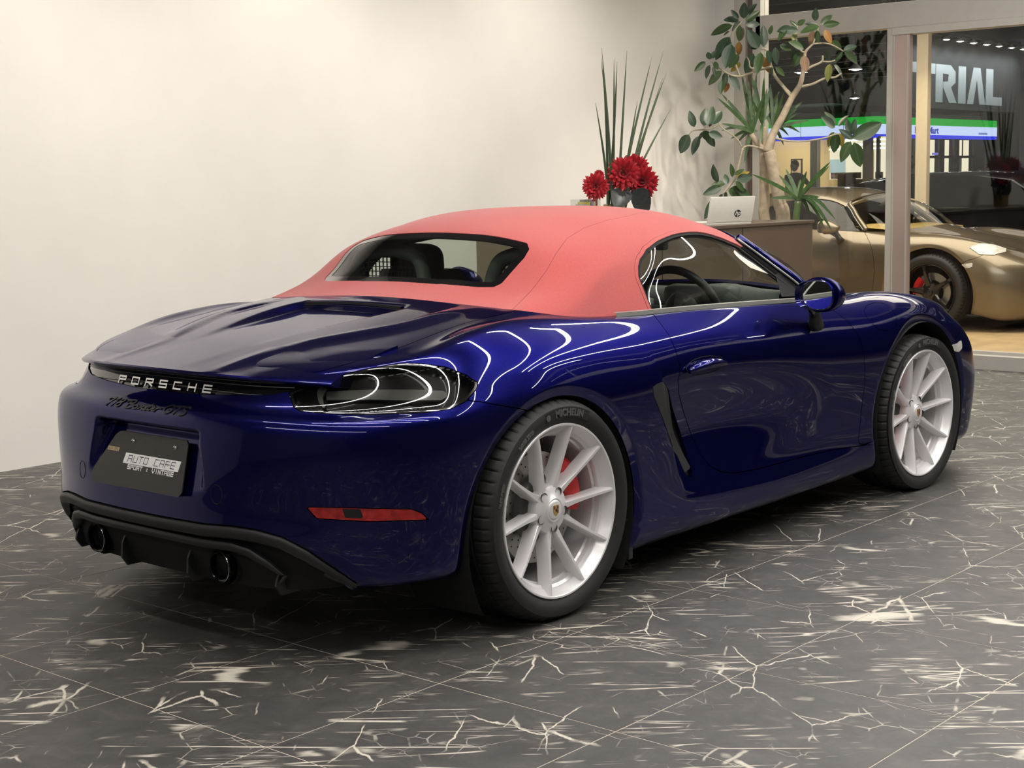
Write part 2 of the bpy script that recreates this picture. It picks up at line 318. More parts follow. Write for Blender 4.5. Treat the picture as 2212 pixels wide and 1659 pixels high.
# ---- body control net: rows (bottom -> cabin ring) at stations rear centre -> front centre, right half stored with +y
T = {}
T[0]=[(-.850,0,.193),(-.898,0,.332),(-.918,0,.365),(-.912,0,.42),(-.902,0,.52),(-.888,0,.62),(-.865,0,.69),(-.815,0,.735),(-.775,0,.80),(-.66,0,.850),(-.29,0,.918),(.08,0,.968)]
T[1]=[(-.842,.29,.194),(-.884,.3,.333),(-.902,.3,.365),(-.896,.3,.42),(-.888,.3,.52),(-.877,.3,.62),(-.857,.3,.69),(-.81,.3,.729),(-.768,.3,.80),(-.65,.29,.848),(-.28,.26,.914),(.09,.2,.963)]
T[2]=[(-.785,.535,.197),(-.812,.55,.32),(-.825,.55,.365),(-.818,.55,.42),(-.818,.553,.52),(-.815,.553,.62),(-.795,.548,.69),(-.748,.535,.724),(-.705,.52,.80),(-.60,.49,.846),(-.24,.44,.907),(.10,.33,.956)]
T[3]=[(-.645,.69,.203),(-.69,.71,.25),(-.705,.717,.36),(-.705,.719,.43),(-.705,.72,.52),(-.703,.72,.62),(-.685,.71,.69),(-.622,.692,.718),(-.585,.665,.808),(-.51,.635,.850),(-.20,.55,.905),(.115,.45,.949)]
T[4]=[(-.50,.78,.21),(-.545,.815,.24),(-.555,.825,.35),(-.55,.83,.43),(-.55,.832,.52),(-.545,.832,.62),(-.53,.823,.69),(-.485,.795,.724),(-.43,.755,.828),(-.38,.695,.868),(-.14,.605,.908),(.13,.55,.942)]
T[5]=[(-.40,.80,.20),(-.41,.845,.235),(-.405,.868,.33),(-.40,.874,.42),(-.40,.878,.52),(-.40,.878,.62),(-.39,.868,.69),(-.375,.845,.738),(-.31,.80,.838),(-.26,.715,.896),(-.06,.645,.913),(.15,.615,.937)]
T[6]=[(-.2,.84,.17),(-.2,.87,.24),(-.2,.885,.34),(-.2,.890,.43),(-.2,.893,.52),(-.2,.893,.62),(-.2,.886,.70),(-.19,.865,.765),(-.165,.82,.845),(-.13,.72,.912),(.04,.672,.918),(.20,.655,.925)]
T[7]=[(0,.84,.15),(0,.875,.22),(0,.89,.32),(0,.897,.42),(0,.90,.52),(0,.90,.62),(0,.893,.70),(0,.873,.772),(.01,.825,.85),(.04,.722,.916),(.15,.692,.918),(.26,.68,.916)]
T[8]=[(.3,.84,.13),(.3,.87,.18),(.3,.882,.28),(.3,.886,.40),(.3,.888,.52),(.3,.888,.62),(.3,.882,.70),(.3,.862,.772),(.3,.82,.842),(.31,.742,.898),(.35,.715,.904),(.39,.70,.902)]
T[9]=[(.55,.835,.128),(.55,.868,.165),(.55,.88,.25),(.55,.878,.38),(.55,.878,.50),(.55,.878,.61),(.55,.874,.70),(.55,.855,.77),(.55,.82,.832),(.55,.765,.878),(.55,.735,.891),(.55,.715,.893)]
T[10]=[(.85,.83,.128),(.85,.865,.16),(.85,.876,.235),(.85,.862,.33),(.85,.858,.48),(.85,.862,.60),(.85,.865,.69),(.85,.85,.765),(.85,.82,.822),(.85,.78,.862),(.85,.752,.883),(.85,.735,.887)]
T[11]=[(1.3,.828,.13),(1.3,.863,.16),(1.3,.872,.225),(1.3,.856,.31),(1.3,.856,.47),(1.3,.862,.59),(1.3,.863,.67),(1.3,.85,.745),(1.3,.82,.802),(1.3,.785,.845),(1.3,.76,.87),(1.3,.745,.875)]
T[12]=[(1.7,.828,.135),(1.7,.862,.165),(1.7,.87,.23),(1.7,.858,.31),(1.7,.858,.45),(1.7,.864,.57),(1.7,.864,.65),(1.7,.852,.72),(1.7,.825,.78),(1.7,.785,.826),(1.7,.758,.853),(1.7,.74,.862)]
T[13]=[(2.05,.83,.14),(2.05,.862,.17),(2.05,.872,.24),(2.05,.868,.32),(2.05,.87,.45),(2.05,.875,.56),(2.05,.874,.64),(2.05,.862,.71),(2.05,.83,.778),(2.05,.765,.832),(2.0,.71,.85),(1.94,.675,.858)]
T[14]=[(2.475,.83,.15),(2.475,.865,.2),(2.475,.877,.3),(2.475,.882,.4),(2.475,.884,.5),(2.475,.884,.58),(2.475,.88,.65),(2.475,.865,.72),(2.47,.82,.798),(2.42,.70,.85),(2.25,.57,.845),(2.03,.56,.868)]
T[15]=[(2.85,.82,.17),(2.85,.845,.22),(2.85,.858,.32),(2.85,.865,.42),(2.85,.868,.5),(2.85,.866,.57),(2.85,.855,.63),(2.84,.83,.69),(2.82,.78,.755),(2.78,.67,.80),(2.48,.44,.81),(2.10,.44,.88)]
T[16]=[(3.07,.75,.12),(3.10,.785,.16),(3.12,.80,.28),(3.12,.81,.40),(3.11,.81,.48),(3.10,.80,.55),(3.08,.78,.61),(3.05,.745,.665),(3.01,.70,.715),(2.95,.61,.75),(2.62,.35,.785),(2.145,.32,.888)]
T[17]=[(3.28,.52,.13),(3.33,.54,.17),(3.36,.56,.28),(3.36,.56,.40),(3.345,.56,.48),(3.32,.55,.55),(3.28,.54,.60),(3.22,.52,.64),(3.15,.49,.675),(3.05,.42,.705),(2.70,.24,.772),(2.17,.21,.894)]
T[18]=[(3.40,.26,.14),(3.45,.27,.18),(3.475,.28,.28),(3.475,.28,.4),(3.455,.28,.48),(3.42,.28,.54),(3.37,.27,.585),(3.3,.26,.62),(3.2,.24,.655),(3.08,.21,.69),(2.74,.12,.765),(2.18,.105,.898)]
T[19]=[(3.42,0,.14),(3.47,0,.18),(3.495,0,.28),(3.495,0,.4),(3.475,0,.48),(3.44,0,.54),(3.39,0,.585),(3.32,0,.62),(3.22,0,.655),(3.09,0,.69),(2.75,0,.763),(2.185,0,.9)]
NS,NR=20,12
G=np.array([T[i] for i in range(NS)],float)      # (20,12,3)

def spline_matrix(n,t,kind):
    """rows of weights giving the C2 cubic spline through n unit-spaced knots at parameters t"""
    A=np.zeros((n,n)); B=np.zeros((n,n))
    for i in range(n):
        if kind=='per': a,b=(i-1)%n,(i+1)%n
        else:
            a,b=i-1,i+1
            if i in(0,n-1): A[i,i]=1; continue
        A[i,a]+=1;A[i,i]+=4;A[i,b]+=1; B[i,a]+=6;B[i,i]-=12;B[i,b]+=6
    M=np.linalg.solve(A,B)                        # second derivatives
    t=np.asarray(t,float); k=np.floor(t).astype(int)
    if kind!='per': k=np.clip(k,0,n-2)
    f=t-k; Wt=np.zeros((len(t),n)); r=np.arange(len(t))
    k0=k%n; k1=(k+1)%n
    Wt[r,k0]+=1-f; Wt[r,k1]+=f
    Wt+=((( (1-f)**3-(1-f))/6)[:,None]*M[k0]+((f**3-f)/6)[:,None]*M[k1])
    return Wt
LOOP=np.concatenate([G,(G*[1,-1,1])[NS-2:0:-1]])  # closed loop of 38 stations
def surf(us,vs):
    """us in 0..19 (station), vs in 0..11 (row) -> grid (len(us),len(vs),3), right side is -y"""
    Wu=spline_matrix(len(LOOP),us,'per'); Wv=spline_matrix(NR,vs,'nat')
    P=np.einsum('ui,vj,ijc->uvc',Wu,Wv,LOOP)
    P=sculpt(P,us,vs)
    P[...,1]*=-1
    return P
def sm(a,b,x):
    t=np.clip((x-a)/(b-a),0,1); return t*t*(3-2*t)
def sculpt(P,us,vs):
    """surface modelling on top of the net: plate recess, deck channel and ribs, door scoop, wheel arch lips"""
    P=P.copy(); x,y,z=P[...,0].copy(),P[...,1].copy(),P[...,2].copy(); ay=np.abs(y)
    U=np.asarray(us)[:,None]+0*np.asarray(vs)[None]; V=np.asarray(vs)[None]+0*U
    rear=sm(-.70,-.78,x)
    # plate recess
    hw=.246+.25*np.clip(.62-z,0,.2)
    m=sm(hw+.014,hw-.012,ay)*sm(.405,.44,z)*sm(.652,.630,z)*rear*(V<6.3)
    P[...,0]+=m*np.maximum(0,-.828-.50*(.61-z)-x)
    # deck: central channel rising into the air vent, outer ribs
    top=(V>8.6)
    w=.150+.10*sm(-.60,-.05,x)
    ch=sm(w+.022,w-.022,ay)*sm(-.62,-.10,x)*sm(-.012,-.03,x)*top
    P[...,2]-=.026*ch
    rb=.245+.17*sm(-.66,-.15,x)
    P[...,2]+=.010*np.exp(-((ay-rb-.03)/.05)**2)*sm(-.66,-.45,x)*sm(.10,-.10,x)*sm(rb-.012,rb+.010,ay)*top
    # door scoop that deepens towards the side intake
    xi=.560+.50*(.68-z)*.62
    lat=np.sign(y)
    d=.036*np.exp(-((z-.49)/.125)**2)*sm(1.75,.80,x)*sm(xi-.012,xi+.012,x)*(V<8)*(V>2.2)
    d=d+.010*np.exp(-((z-.60)/.05)**2)*sm(1.5,.9,x)*sm(xi-.012,xi+.012,x)*0
    P[...,1]-=lat*d
    # rolled wheel arch lips
    for cx,cz,R in ((0,.293,.404),(2.468,.327,.400)):
        r=np.hypot(x-cx,z-cz)
        P[...,1]-=lat*.014*np.clip(1-(r-R)/.030,0,1.4)*(V<8.2)*(np.abs(x-cx)<.55)
    return P
def normals(P):
    du=np.gradient(P,axis=0); dv=np.gradient(P,axis=1)
    n=np.cross(du,dv); n/=np.linalg.norm(n,axis=2,keepdims=True)+1e-12
    return n

# ---- cabin shell net: base ring -> spine, stations rear centre -> A pillar (right half, +y)
TOP=[
[(.08,0,.968),(.20,0,1.012),(.30,0,1.09),(.41,0,1.172),(.52,0,1.216),(.65,0,1.240),(.80,0,1.250)],
[(.09,.2,.963),(.21,.185,1.008),(.31,.17,1.087),(.415,.155,1.170),(.53,.13,1.214),(.66,.08,1.239),(.81,0,1.250)],
[(.10,.33,.956),(.205,.31,1.003),(.312,.29,1.083),(.418,.265,1.165),(.55,.22,1.210),(.69,.13,1.238),(.84,0,1.251)],
[(.115,.45,.949),(.222,.432,.992),(.325,.41,1.068),(.430,.375,1.150),(.58,.31,1.201),(.73,.18,1.238),(.87,0,1.2515)],
[(.13,.55,.942),(.245,.537,.984),(.347,.515,1.055),(.452,.48,1.128),(.62,.41,1.187),(.77,.25,1.236),(.91,0,1.252)],
[(.15,.615,.937),(.285,.60,.982),(.395,.582,1.043),(.505,.553,1.110),(.67,.48,1.179),(.82,.31,1.235),(.95,0,1.2525)],
[(.26,.68,.916),(.38,.665,.973),(.49,.645,1.036),(.60,.61,1.100),(.73,.53,1.174),(.88,.35,1.233),(1.0,0,1.2525)],
[(.39,.70,.902),(.49,.68,.97),(.58,.66,1.036),(.68,.625,1.101),(.80,.545,1.172),(.94,.37,1.231),(1.05,0,1.2525)],
[(.55,.715,.893),(.62,.695,.965),(.69,.67,1.033),(.77,.635,1.098),(.87,.555,1.170),(.99,.38,1.230),(1.09,0,1.252)],
[(.71,.735,.89),(.745,.71,.96),(.785,.685,1.03),(.84,.645,1.097),(.92,.56,1.169),(1.03,.385,1.230),(1.13,0,1.2515)],
[(.9,.742,.885),(.91,.715,.955),(.93,.685,1.025),(.96,.64,1.096),(1.01,.56,1.167),(1.09,.39,1.229),(1.18,0,1.2505)],
[(1.15,.745,.88),(1.145,.715,.95),(1.14,.68,1.022),(1.14,.63,1.092),(1.16,.55,1.161),(1.20,.39,1.223),(1.26,0,1.246)],
[(1.45,.742,.874),(1.41,.71,.942),(1.375,.67,1.01),(1.345,.615,1.076),(1.335,.54,1.140),(1.36,.38,1.203),(1.41,0,1.229)],
[(1.78,.725,.866),(1.71,.69,.93),(1.64,.645,.99),(1.575,.595,1.05),(1.52,.545,1.105),(1.58,.38,1.155),(1.64,0,1.19)]]
H=np.array(TOP,float)
H=np.concatenate([(H*[1,-1,1])[:0:-1],H])         # 27 stations, left A pillar -> rear -> right A pillar
H=np.concatenate([H,(H[:,5:6]*[1,-1,1])],1)        # mirrored row keeps the spine smooth
def cabin(us,vs):
    """us in -13..13, vs in 0..6; u>0 is the right side (-y)"""
    Wu=spline_matrix(27,np.asarray(us)+13,'nat'); Wv=spline_matrix(8,vs,'nat')
    P=np.einsum('ui,vj,ijc->uvc',Wu,Wv,H); P[...,1]*=-1
    return P
# panel outlines in surface coordinates (station, row)
UV = json.loads("""{"tail":[[1.838,7.546],[1.959,7.084],[2.072,6.887],[2.216,6.862],[2.362,6.831],[2.51,6.792],[2.628,6.79],[2.748,6.782],[2.87,6.768],[2.995,6.746],[3.121,6.714],[3.25,6.712],[3.384,6.701],[3.522,6.684],[3.668,6.66],[3.824,6.629],[3.993,6.593],[4.181,6.618],[4.396,6.625],[4.625,6.605],[4.834,6.724],[5.026,6.801],[5.242,7.142],[5.249,7.321],[4.939,7.595],[4.645,7.735],[4.369,7.873],[4.124,7.967],[3.919,8.088],[3.738,8.191],[3.567,8.324],[3.391,8.353],[3.219,8.37],[3.052,8.371],[2.918,8.316],[2.784,8.256],[2.652,8.191],[2.519,8.124],[2.386,8.056],[2.256,7.986],[2.111,7.815],[1.972,7.682],[1.838,7.546]],"bar":[[-1.403,7.387],[-1.093,7.272],[-0.851,7.252],[-0.643,7.222],[-0.453,7.188],[-0.305,7.171],[-0.161,7.158],[-0.021,7.149],[0.119,7.147],[0.256,7.15],[0.393,7.157],[0.522,7.2],[0.65,7.241],[0.778,7.278],[0.905,7.311],[1.031,7.339],[1.174,7.38],[1.317,7.415],[1.459,7.444],[1.601,7.468],[1.819,7.598],[1.963,7.712],[2.111,7.823]],"diff":[[-0.726,2.581],[-0.554,2.586],[-0.393,2.582],[-0.242,2.573],[-0.095,2.561],[0.048,2.546],[0.189,2.53],[0.326,2.541],[0.46,2.548],[0.591,2.551],[0.719,2.549],[0.843,2.542],[0.963,2.53],[1.089,2.558],[1.212,2.578],[1.332,2.592],[1.439,2.568],[1.545,2.538],[1.651,2.5],[1.761,2.388],[1.871,2.254],[1.981,2.098],[2.086,1.804],[2.189,1.591],[2.297,1.463],[2.415,1.302],[2.538,1.181],[2.665,1.073],[2.791,0.952],[2.946,0.682]],"refl":[[2.292,3.383],[2.419,3.374],[2.547,3.362],[2.676,3.346],[2.805,3.325],[2.933,3.302],[3.059,3.276],[3.184,3.247],[3.308,3.217],[3.434,3.185],[3.562,3.154],[3.695,3.123],[3.835,3.094],[4.005,2.925],[4.144,2.652],[3.986,2.641],[3.84,2.636],[3.704,2.637],[3.574,2.643],[3.449,2.652],[3.326,2.665],[3.205,2.681],[3.081,2.736],[2.956,2.792],[2.83,2.847],[2.703,2.898],[2.576,2.943],[2.449,2.981],[2.292,3.383]],"doorR":[[9.529,9.808],[9.453,8.414],[9.446,7.55],[9.456,6.746],[9.475,6.089],[9.414,5.696],[9.47,5.217],[9.558,4.908],[9.648,4.613],[9.74,4.335],[9.81,4.088],[9.855,3.871],[9.904,3.654],[9.942,3.447],[10.053,3.134],[10.202,2.933],[10.397,2.817],[10.548,2.802],[10.698,2.778],[10.822,2.784],[10.948,2.786],[11.08,2.784],[11.217,2.779],[11.361,2.769],[11.511,2.746],[11.668,2.722],[11.834,2.698],[12.01,2.68],[12.197,2.669],[12.405,2.608],[12.613,2.523],[12.815,2.397],[13.098,2.069]],"doorF":[[12.39,8.925],[12.462,8.395],[12.561,7.946],[12.64,7.212],[12.693,6.637],[12.725,5.916],[12.743,5.353],[12.751,4.923],[12.763,4.551],[12.736,4.082],[12.726,3.838],[12.715,3.604],[12.7,3.366],[12.682,3.107],[12.656,2.793]],"intake":[[8.779,5.61],[8.899,5.722],[9.054,5.752],[9.198,5.433],[9.284,5.085],[9.385,4.756],[9.491,4.477],[9.581,4.219],[9.645,3.987],[9.686,3.777],[9.706,3.582],[9.718,3.39],[9.729,3.193],[9.742,2.984],[9.683,2.815],[9.577,2.98],[9.535,3.209],[9.493,3.433],[9.256,3.694],[9.171,3.971],[9.084,4.26],[8.997,4.56],[8.893,4.897],[8.793,5.263],[8.779,5.61]],"fuel":[[13.01,8.317],[13.162,8.543],[13.349,8.537],[13.486,8.365],[13.513,7.986],[13.504,7.487],[13.456,7.169],[13.359,7.005],[13.23,6.991],[13.117,7.174],[13.023,7.558],[12.987,7.994],[13.01,8.317]],"bumpseam":[[5.005,6.867],[5.247,6.623],[5.498,6.279],[5.658,6.085],[5.828,5.921]],"lseam":[[-0.826,8.331],[-0.888,8.73],[-1.077,9.026],[-1.192,9.179],[-1.356,9.322],[-1.602,9.463],[-1.947,9.602],[-2.094,9.706],[-2.278,9.811],[-2.527,9.922],[-2.587,10.021],[-2.247,10.073],[-2.324,10.178]],"marker":[[14.724,5.266],[15.065,5.681],[15.053,5.068],[14.91,4.799],[14.827,4.867],[14.724,5.266]],"cring":[[2.223,7.686],[2.264,7.804],[2.37,7.74],[2.355,7.64],[2.318,7.472],[2.347,7.285],[2.414,7.129],[2.354,7.143],[2.278,7.312],[2.235,7.514],[2.223,7.686]],"lbar":[[2.361,7.64],[2.493,7.645],[2.626,7.646],[2.759,7.642],[2.892,7.634],[3.026,7.621],[3.164,7.597],[3.305,7.57],[3.45,7.54],[3.602,7.51],[3.765,7.479],[3.944,7.439],[4.151,7.399],[4.39,7.358],[4.568,7.216],[4.368,7.129],[4.141,7.164],[3.944,7.194],[3.772,7.222],[3.615,7.248],[3.459,7.28],[3.311,7.31],[3.169,7.337],[3.03,7.361],[2.897,7.375],[2.766,7.384],[2.636,7.389],[2.506,7.39],[2.378,7.387],[2.361,7.64]],"rib2":[[-0.834,1.055],[-0.648,1.088],[-0.48,1.107],[-0.324,1.115],[-0.174,1.117],[-0.03,1.117],[0.112,1.115],[0.266,1.118],[0.415,1.115],[0.561,1.106],[0.701,1.09],[0.837,1.066],[0.988,1.068],[1.134,1.058],[1.275,1.043],[1.388,0.962],[1.503,0.897],[1.61,0.749],[1.721,0.626],[1.818,0.493],[1.917,0.366]],"rwin":[[-3.205,1.105],[-3.249,1.473],[-3.219,1.794],[-3.037,1.994],[-2.848,2.181],[-2.666,2.365],[-2.506,2.558],[-2.177,2.678],[-1.885,2.826],[-1.47,2.866],[-1.113,2.922],[-0.72,2.936],[-0.381,2.955],[-0.073,2.979],[0.236,2.978],[0.54,2.982],[0.861,2.991],[1.242,2.988],[1.685,2.997],[2.117,3.029],[2.48,3.029],[2.815,3.042],[3.252,2.928],[3.432,2.71],[3.385,2.36],[3.258,2.05],[3.151,1.749],[3.065,1.332],[2.915,1.141],[2.495,1.056],[2.194,1.036],[1.848,1.019],[1.461,1.008],[1.112,1.007],[0.866,0.994],[0.654,0.984],[0.455,0.976],[0.261,0.971],[0.062,0.97],[-0.15,0.974],[-0.387,0.963],[-0.649,0.958],[-0.94,0.959],[-1.268,0.962],[-1.64,0.97],[-2.075,0.993],[-2.601,1.043],[-3.205,1.105]],"swin":[[8.953,0.0],[8.825,0.427],[8.662,0.866],[8.459,1.299],[8.21,1.741],[8.051,2.238],[8.031,2.623],[8.371,3.099],[9.328,3.442],[10.293,3.712],[10.915,3.829],[11.518,3.934],[12.022,3.943],[12.413,3.841],[12.78,3.564],[12.778,3.168],[12.781,2.785],[12.789,2.414],[12.801,2.086],[12.813,1.752],[12.826,1.413],[12.845,1.073],[12.811,0.628],[12.793,0.192]],"seam":[[4.557,0.057],[4.366,0.484],[4.277,0.876],[4.293,1.205],[4.317,1.617],[4.393,2.019],[4.424,2.426],[4.427,2.841],[4.421,3.158],[4.387,3.481],[4.56,3.768],[4.836,4.053],[5.342,4.259],[5.99,4.467],[6.679,4.586],[7.563,4.705],[8.979,4.809]]}""")
# ------------------------------------------------------------------ cutting panels out of the two control-net surfaces
def pip(poly, U, V):
    ins = np.zeros(U.shape, bool); n = len(poly)
    for i in range(n):
        x0, y0 = poly[i]; x1, y1 = poly[(i+1) % n]
        if y0 == y1: continue
        c = ((y0 > V) != (y1 > V)) & (U < (x1-x0)*(V-y0)/(y1-y0)+x0); ins ^= c
    return ins
class Patch:
    def __init__(s, fn, us, vs, flip=False):
        s.fn, s.us, s.vs = fn, np.asarray(us, float), np.asarray(vs, float); s.P = fn(s.us, s.vs); s.N = normals(s.P)
        if flip: s.N = -s.N
        s.U, s.V = np.meshgrid(s.us, s.vs, indexing='ij')
    def at(s, uv): return np.array([s.fn([u], [v])[0, 0] for u, v in uv])
    def sdf(s, poly, step=.02):
        """signed distance (positive inside) to a polygon drawn in surface coordinates"""
        ins = pip(poly, s.U, s.V)
        q = []
        for (a, b), (c, d) in zip(poly, poly[1:]+poly[:1]):
            n = max(1, int(max(abs(c-a)/.12, abs(d-b)/.25)))
            for t in range(n): q.append((a+(c-a)*t/n, b+(d-b)*t/n))
        cl = [(min(max(u, s.us[0]), s.us[-1]-1e-6), min(max(v, s.vs[0]), s.vs[-1]-1e-6)) for u, v in q]
        Q = s.at(cl); A, B = Q, np.roll(Q, -1, 0); D = np.full(s.U.shape, 1e9); X = s.P
        out = lambda p: not (s.us[0]-1e-6 <= p[0] <= s.us[-1]+1e-6 and s.vs[0]-1e-6 <= p[1] <= s.vs[-1]+1e-6)
        for (a, b), p0, p1 in zip(zip(A, B), q, q[1:]+q[:1]):
            if out(p0) and out(p1): continue                  # that border lies off the surface
            ab = b-a; L2 = ab@ab+1e-14; t = np.clip(((X-a)@ab)/L2, 0, 1); d = X-a-t[..., None]*ab; np.minimum(D, (d*d).sum(-1), out=D)
        return np.where(ins, 1, -1)*np.sqrt(D)
def clip_patch(P, N, f):
    """keep f > 0 -> vertices, normals, faces (quads inside, cut polygons along the edge)"""
    nu, nv = f.shape; pos = f > 0; idx = -np.ones((nu, nv), int)
    q = pos[:-1, :-1].astype(int)+pos[1:, :-1]+pos[1:, 1:]+pos[:-1, 1:]
    use = pos; idx[use] = np.arange(use.sum()); V = [P[use]]; NN = [N[use]]; k = int(use.sum())
    fi, fj = np.where(q == 4)
    F = np.stack([idx[fi, fj], idx[fi+1, fj], idx[fi+1, fj+1], idx[fi, fj+1]], 1).tolist()
    ed = {}; ev, en = [], []
    mi, mj = np.where((q > 0) & (q < 4))
    for i, j in zip(mi, mj):
        c = ((i, j), (i+1, j), (i+1, j+1), (i, j+1)); out = []
        for a in range(4):
            A, B = c[a], c[(a+1) % 4]
            if pos[A]: out.append(idx[A])
            if pos[A] != pos[B]:
                key = (A, B) if A < B else (B, A)
                if key not in ed:
                    t = f[key[0]]/(f[key[0]]-f[key[1]]); ev.append(P[key[0]]+(P[key[1]]-P[key[0]])*t); n = N[key[0]]+(N[key[1]]-N[key[0]])*t; en.append(n); ed[key] = k; k += 1
                out.append(ed[key])
        if len(out) >= 3: F.append(out)
    Vv = np.concatenate(V+([np.array(ev)] if ev else [])); Nn = np.concatenate(NN+([np.array(en)] if en else []))
    return Vv, Nn, F
def shell(name, V, N, F, m, parent, depth=.012, mirror=None, offset=0.0, flange=True, weld=False, thick=0.0):
    """panel mesh: outer skin plus a turned-in edge, optionally the mirror image (left side) or both halves welded"""
    V = V+N*offset
    if mirror == 'left' or weld:
        Vm = V*[1, -1, 1]; Nm = N*[1, -1, 1]; Fm = [f[::-1] for f in F]
        if weld:
            onseam = np.abs(V[:, 1]) < 1e-5; mp = np.arange(len(V)); new = np.where(~onseam)[0]; mp[new] = len(V)+np.arange(len(new))
            Fm = [[int(mp[i]) for i in f] for f in Fm]; V = np.concatenate([V, Vm[new]]); N = np.concatenate([N, Nm[new]]); F = F+Fm
        else: V, N, F = Vm, Nm, Fm
    N = N/(np.linalg.norm(N, axis=1, keepdims=True)+1e-12)
    if flange:
        cnt = {}
        for f in F:
            for a, b in zip(f, f[1:]+f[:1]):
                if (b, a) in cnt: del cnt[(b, a)]
                else: cnt[(a, b)] = 1
        ids = sorted({i for e in cnt for i in e}); m1 = {i: len(V)+k for k, i in enumerate(ids)}; m2 = {i: len(V)+len(ids)+k for k, i in enumerate(ids)}
        V = np.concatenate([V, V[ids], V[ids]-N[ids]*depth]); F = F+[[m1[b], m1[a], m2[a], m2[b]] for a, b in cnt]
    return mesh(name, V, F, m, parent, True)
def grow(st, per): return np.linspace(st[0], st[1], int((st[1]-st[0])*per)+1)
def build_patches():
    us = np.concatenate([np.linspace(0, 6.5, 300), np.linspace(6.5, 9, 95)[1:], np.linspace(9, 10.6, 75)[1:], np.linspace(10.6, 13, 70)[1:], np.linspace(13, 16.5, 130)[1:], np.linspace(16.5, 19, 50)[1:]])
    vs = np.linspace(0, 11, 166)
    B = Patch(surf, us, vs); B.P[0, :, 1] = 0; B.P[-1, :, 1] = 0
    K = Patch(cabin, np.linspace(0, 13, 300), np.linspace(0, 6, 120)); K.P[0, :, 1] = 0; K.P[:, -1, 1] = 0
    return B, K
# ------------------------------------------------------------------ car materials
M_BLUE = paint('gentian_blue_paint', (.0034, .0036, .050), (.0105, .012, .175), .85, .28)
M_FABRIC = mat('red_canvas', (.53, .100, .095), .92, noise=.10, nscale=260, bump=.35, bscale=900, sheen=.35, spec=.2)
M_GLOSSB = mat('gloss_black', (.004, .004, .005), .12, coat=1.0, noise=.05)
M_SATINB = mat('satin_black', (.024, .024, .0245), .42, noise=.06, nscale=60, bump=.06, bscale=500)
M_MATTB = mat('matt_black', (.006, .006, .006), .85, noise=.1)
M_RUBBER = mat('tyre_rubber', (.016, .016, .0165), .62, noise=.10, nscale=40, bump=.10, bscale=260)
M_RUBL = mat('tyre_lettering', (.085, .083, .078), .7, noise=.06)
M_SILVER = mat('silver_wheel_paint', (.86, .845, .85), .32, .25, coat=.5, noise=.015, nscale=20)
M_DISC = mat('brake_disc_steel', (.42, .41, .39), .33, .9, noise=.06, nscale=30)
M_HAT = mat('disc_hat', (.10, .098, .09), .5, .6, noise=.08)
M_RED = mat('red_caliper_paint', (.62, .012, .016), .3, coat=.6, noise=.04)
M_CHROME = mat('chrome', (.82, .82, .83), .10, 1.0, noise=.01)
M_TRIMG = mat('brushed_trim', (.40, .40, .37), .35, .6, noise=.03)
M_GOLD = mat('crest_gold', (.60, .42, .13), .35, .6, noise=.08)
M_CRED = mat('crest_red', (.22, .02, .03), .5, noise=.05)
M_SMOKE = glass('smoked_lamp_lens', (.42, .42, .41), 1.0, ior=1.52)
M_LAMPIN = mat('lamp_inner_black', (.010, .010, .010), .25, noise=.1, coat=.4)
M_LAMPBAR = mat('lamp_light_guide', (.34, .35, .33), .22, .2, noise=.12, nscale=25, coat=.6)
M_LAMPC = mat('lamp_clear_edge', (.55, .57, .54), .2, .1, noise=.08)
M_REFL = mat('red_reflector', (.36, .012, .012), .12, coat=.8, noise=.5, nscale=45)
M_SIDEG = glass('green_tinted_glass', (.84, .89, .84), 1.2)
M_REARG = glass('dark_rear_glass', (.66, .71, .66), 1.0)
M_SCREEN = glass('windscreen_glass', (.90, .93, .90), 1.0)
M_MIRR = mat('mirror_silver', (.88, .90, .88), .015, 1.0, noise=.005)
M_DASH = mat('soft_grey_trim', (.10, .11, .10), .6, noise=.08, nscale=90, bump=.1)
M_GREYT = mat('grey_trim', (.17, .185, .175), .45, noise=.04)
M_SEAT = mat('black_leather', (.018, .018, .019), .45, noise=.06, bump=.12, bscale=160)
M_PLATE = mat('plate_board_black', (.017, .0175, .016), .34, noise=.06, nscale=25)
M_WHITEP = mat('print_white', (.93, .93, .91), .5, noise=.02)
M_INK = mat('print_ink', (.03, .028, .05), .5, noise=.03)
M_LABEL = mat('gold_label', (.62, .46, .24), .45, noise=.05)
M_CLEAR = mat('clear_lamp', (.62, .60, .55), .2, coat=.8, noise=.15, nscale=60)
M_SCRIPT = mat('script_black', (.012, .012, .014), .28, noise=.05)
M_TIP = mat('exhaust_tip_black', (.03, .03, .03), .16, .9, noise=.05)
M_EXIN = mat('exhaust_inner', (.004, .004, .004), .7, noise=.1)
M_MESH = mat('wind_deflector_mesh', (.02, .02, .02), .6, noise=.05)

def circ_field(P, cx, cz, R): return np.where(np.abs(P[..., 1]) > .5, np.hypot(P[..., 0]-cx, P[..., 2]-cz)-R, 1.0)
ARCH = ((0, .293, .404), (2.468, .327, .400))
def uvp(k): return [tuple(p) for p in UV[k]]
def absu(l): return [(abs(u), v) for u, v in l]
DOOR = uvp('doorR')+[(12.66, 2.62)]+uvp('doorF')[::-1]+[(12.33, 9.4), (12.25, 11.3), (9.60, 11.3), (9.56, 10.4)]
FRONTREG = [(12.25, 11.4), (12.33, 9.4)]+uvp('doorF')+[(12.66, 2.62), (12.75, 2.5), (13.3, 2.35), (13.3, -.5), (19.5, -.5), (19.5, 11.5)]
DECK = [(-.5, 8.25), (1.9, 8.25), (2.30, 8.45), (2.72, 9.0), (3.25, 9.6), (3.95, 10.2), (4.55, 10.65), (4.86, 11.4), (-.5, 11.4)]
BUMPTOP = [(2.2, 7.55), (3.0, 7.4), (4.5, 7.2)]+uvp('bumpseam')
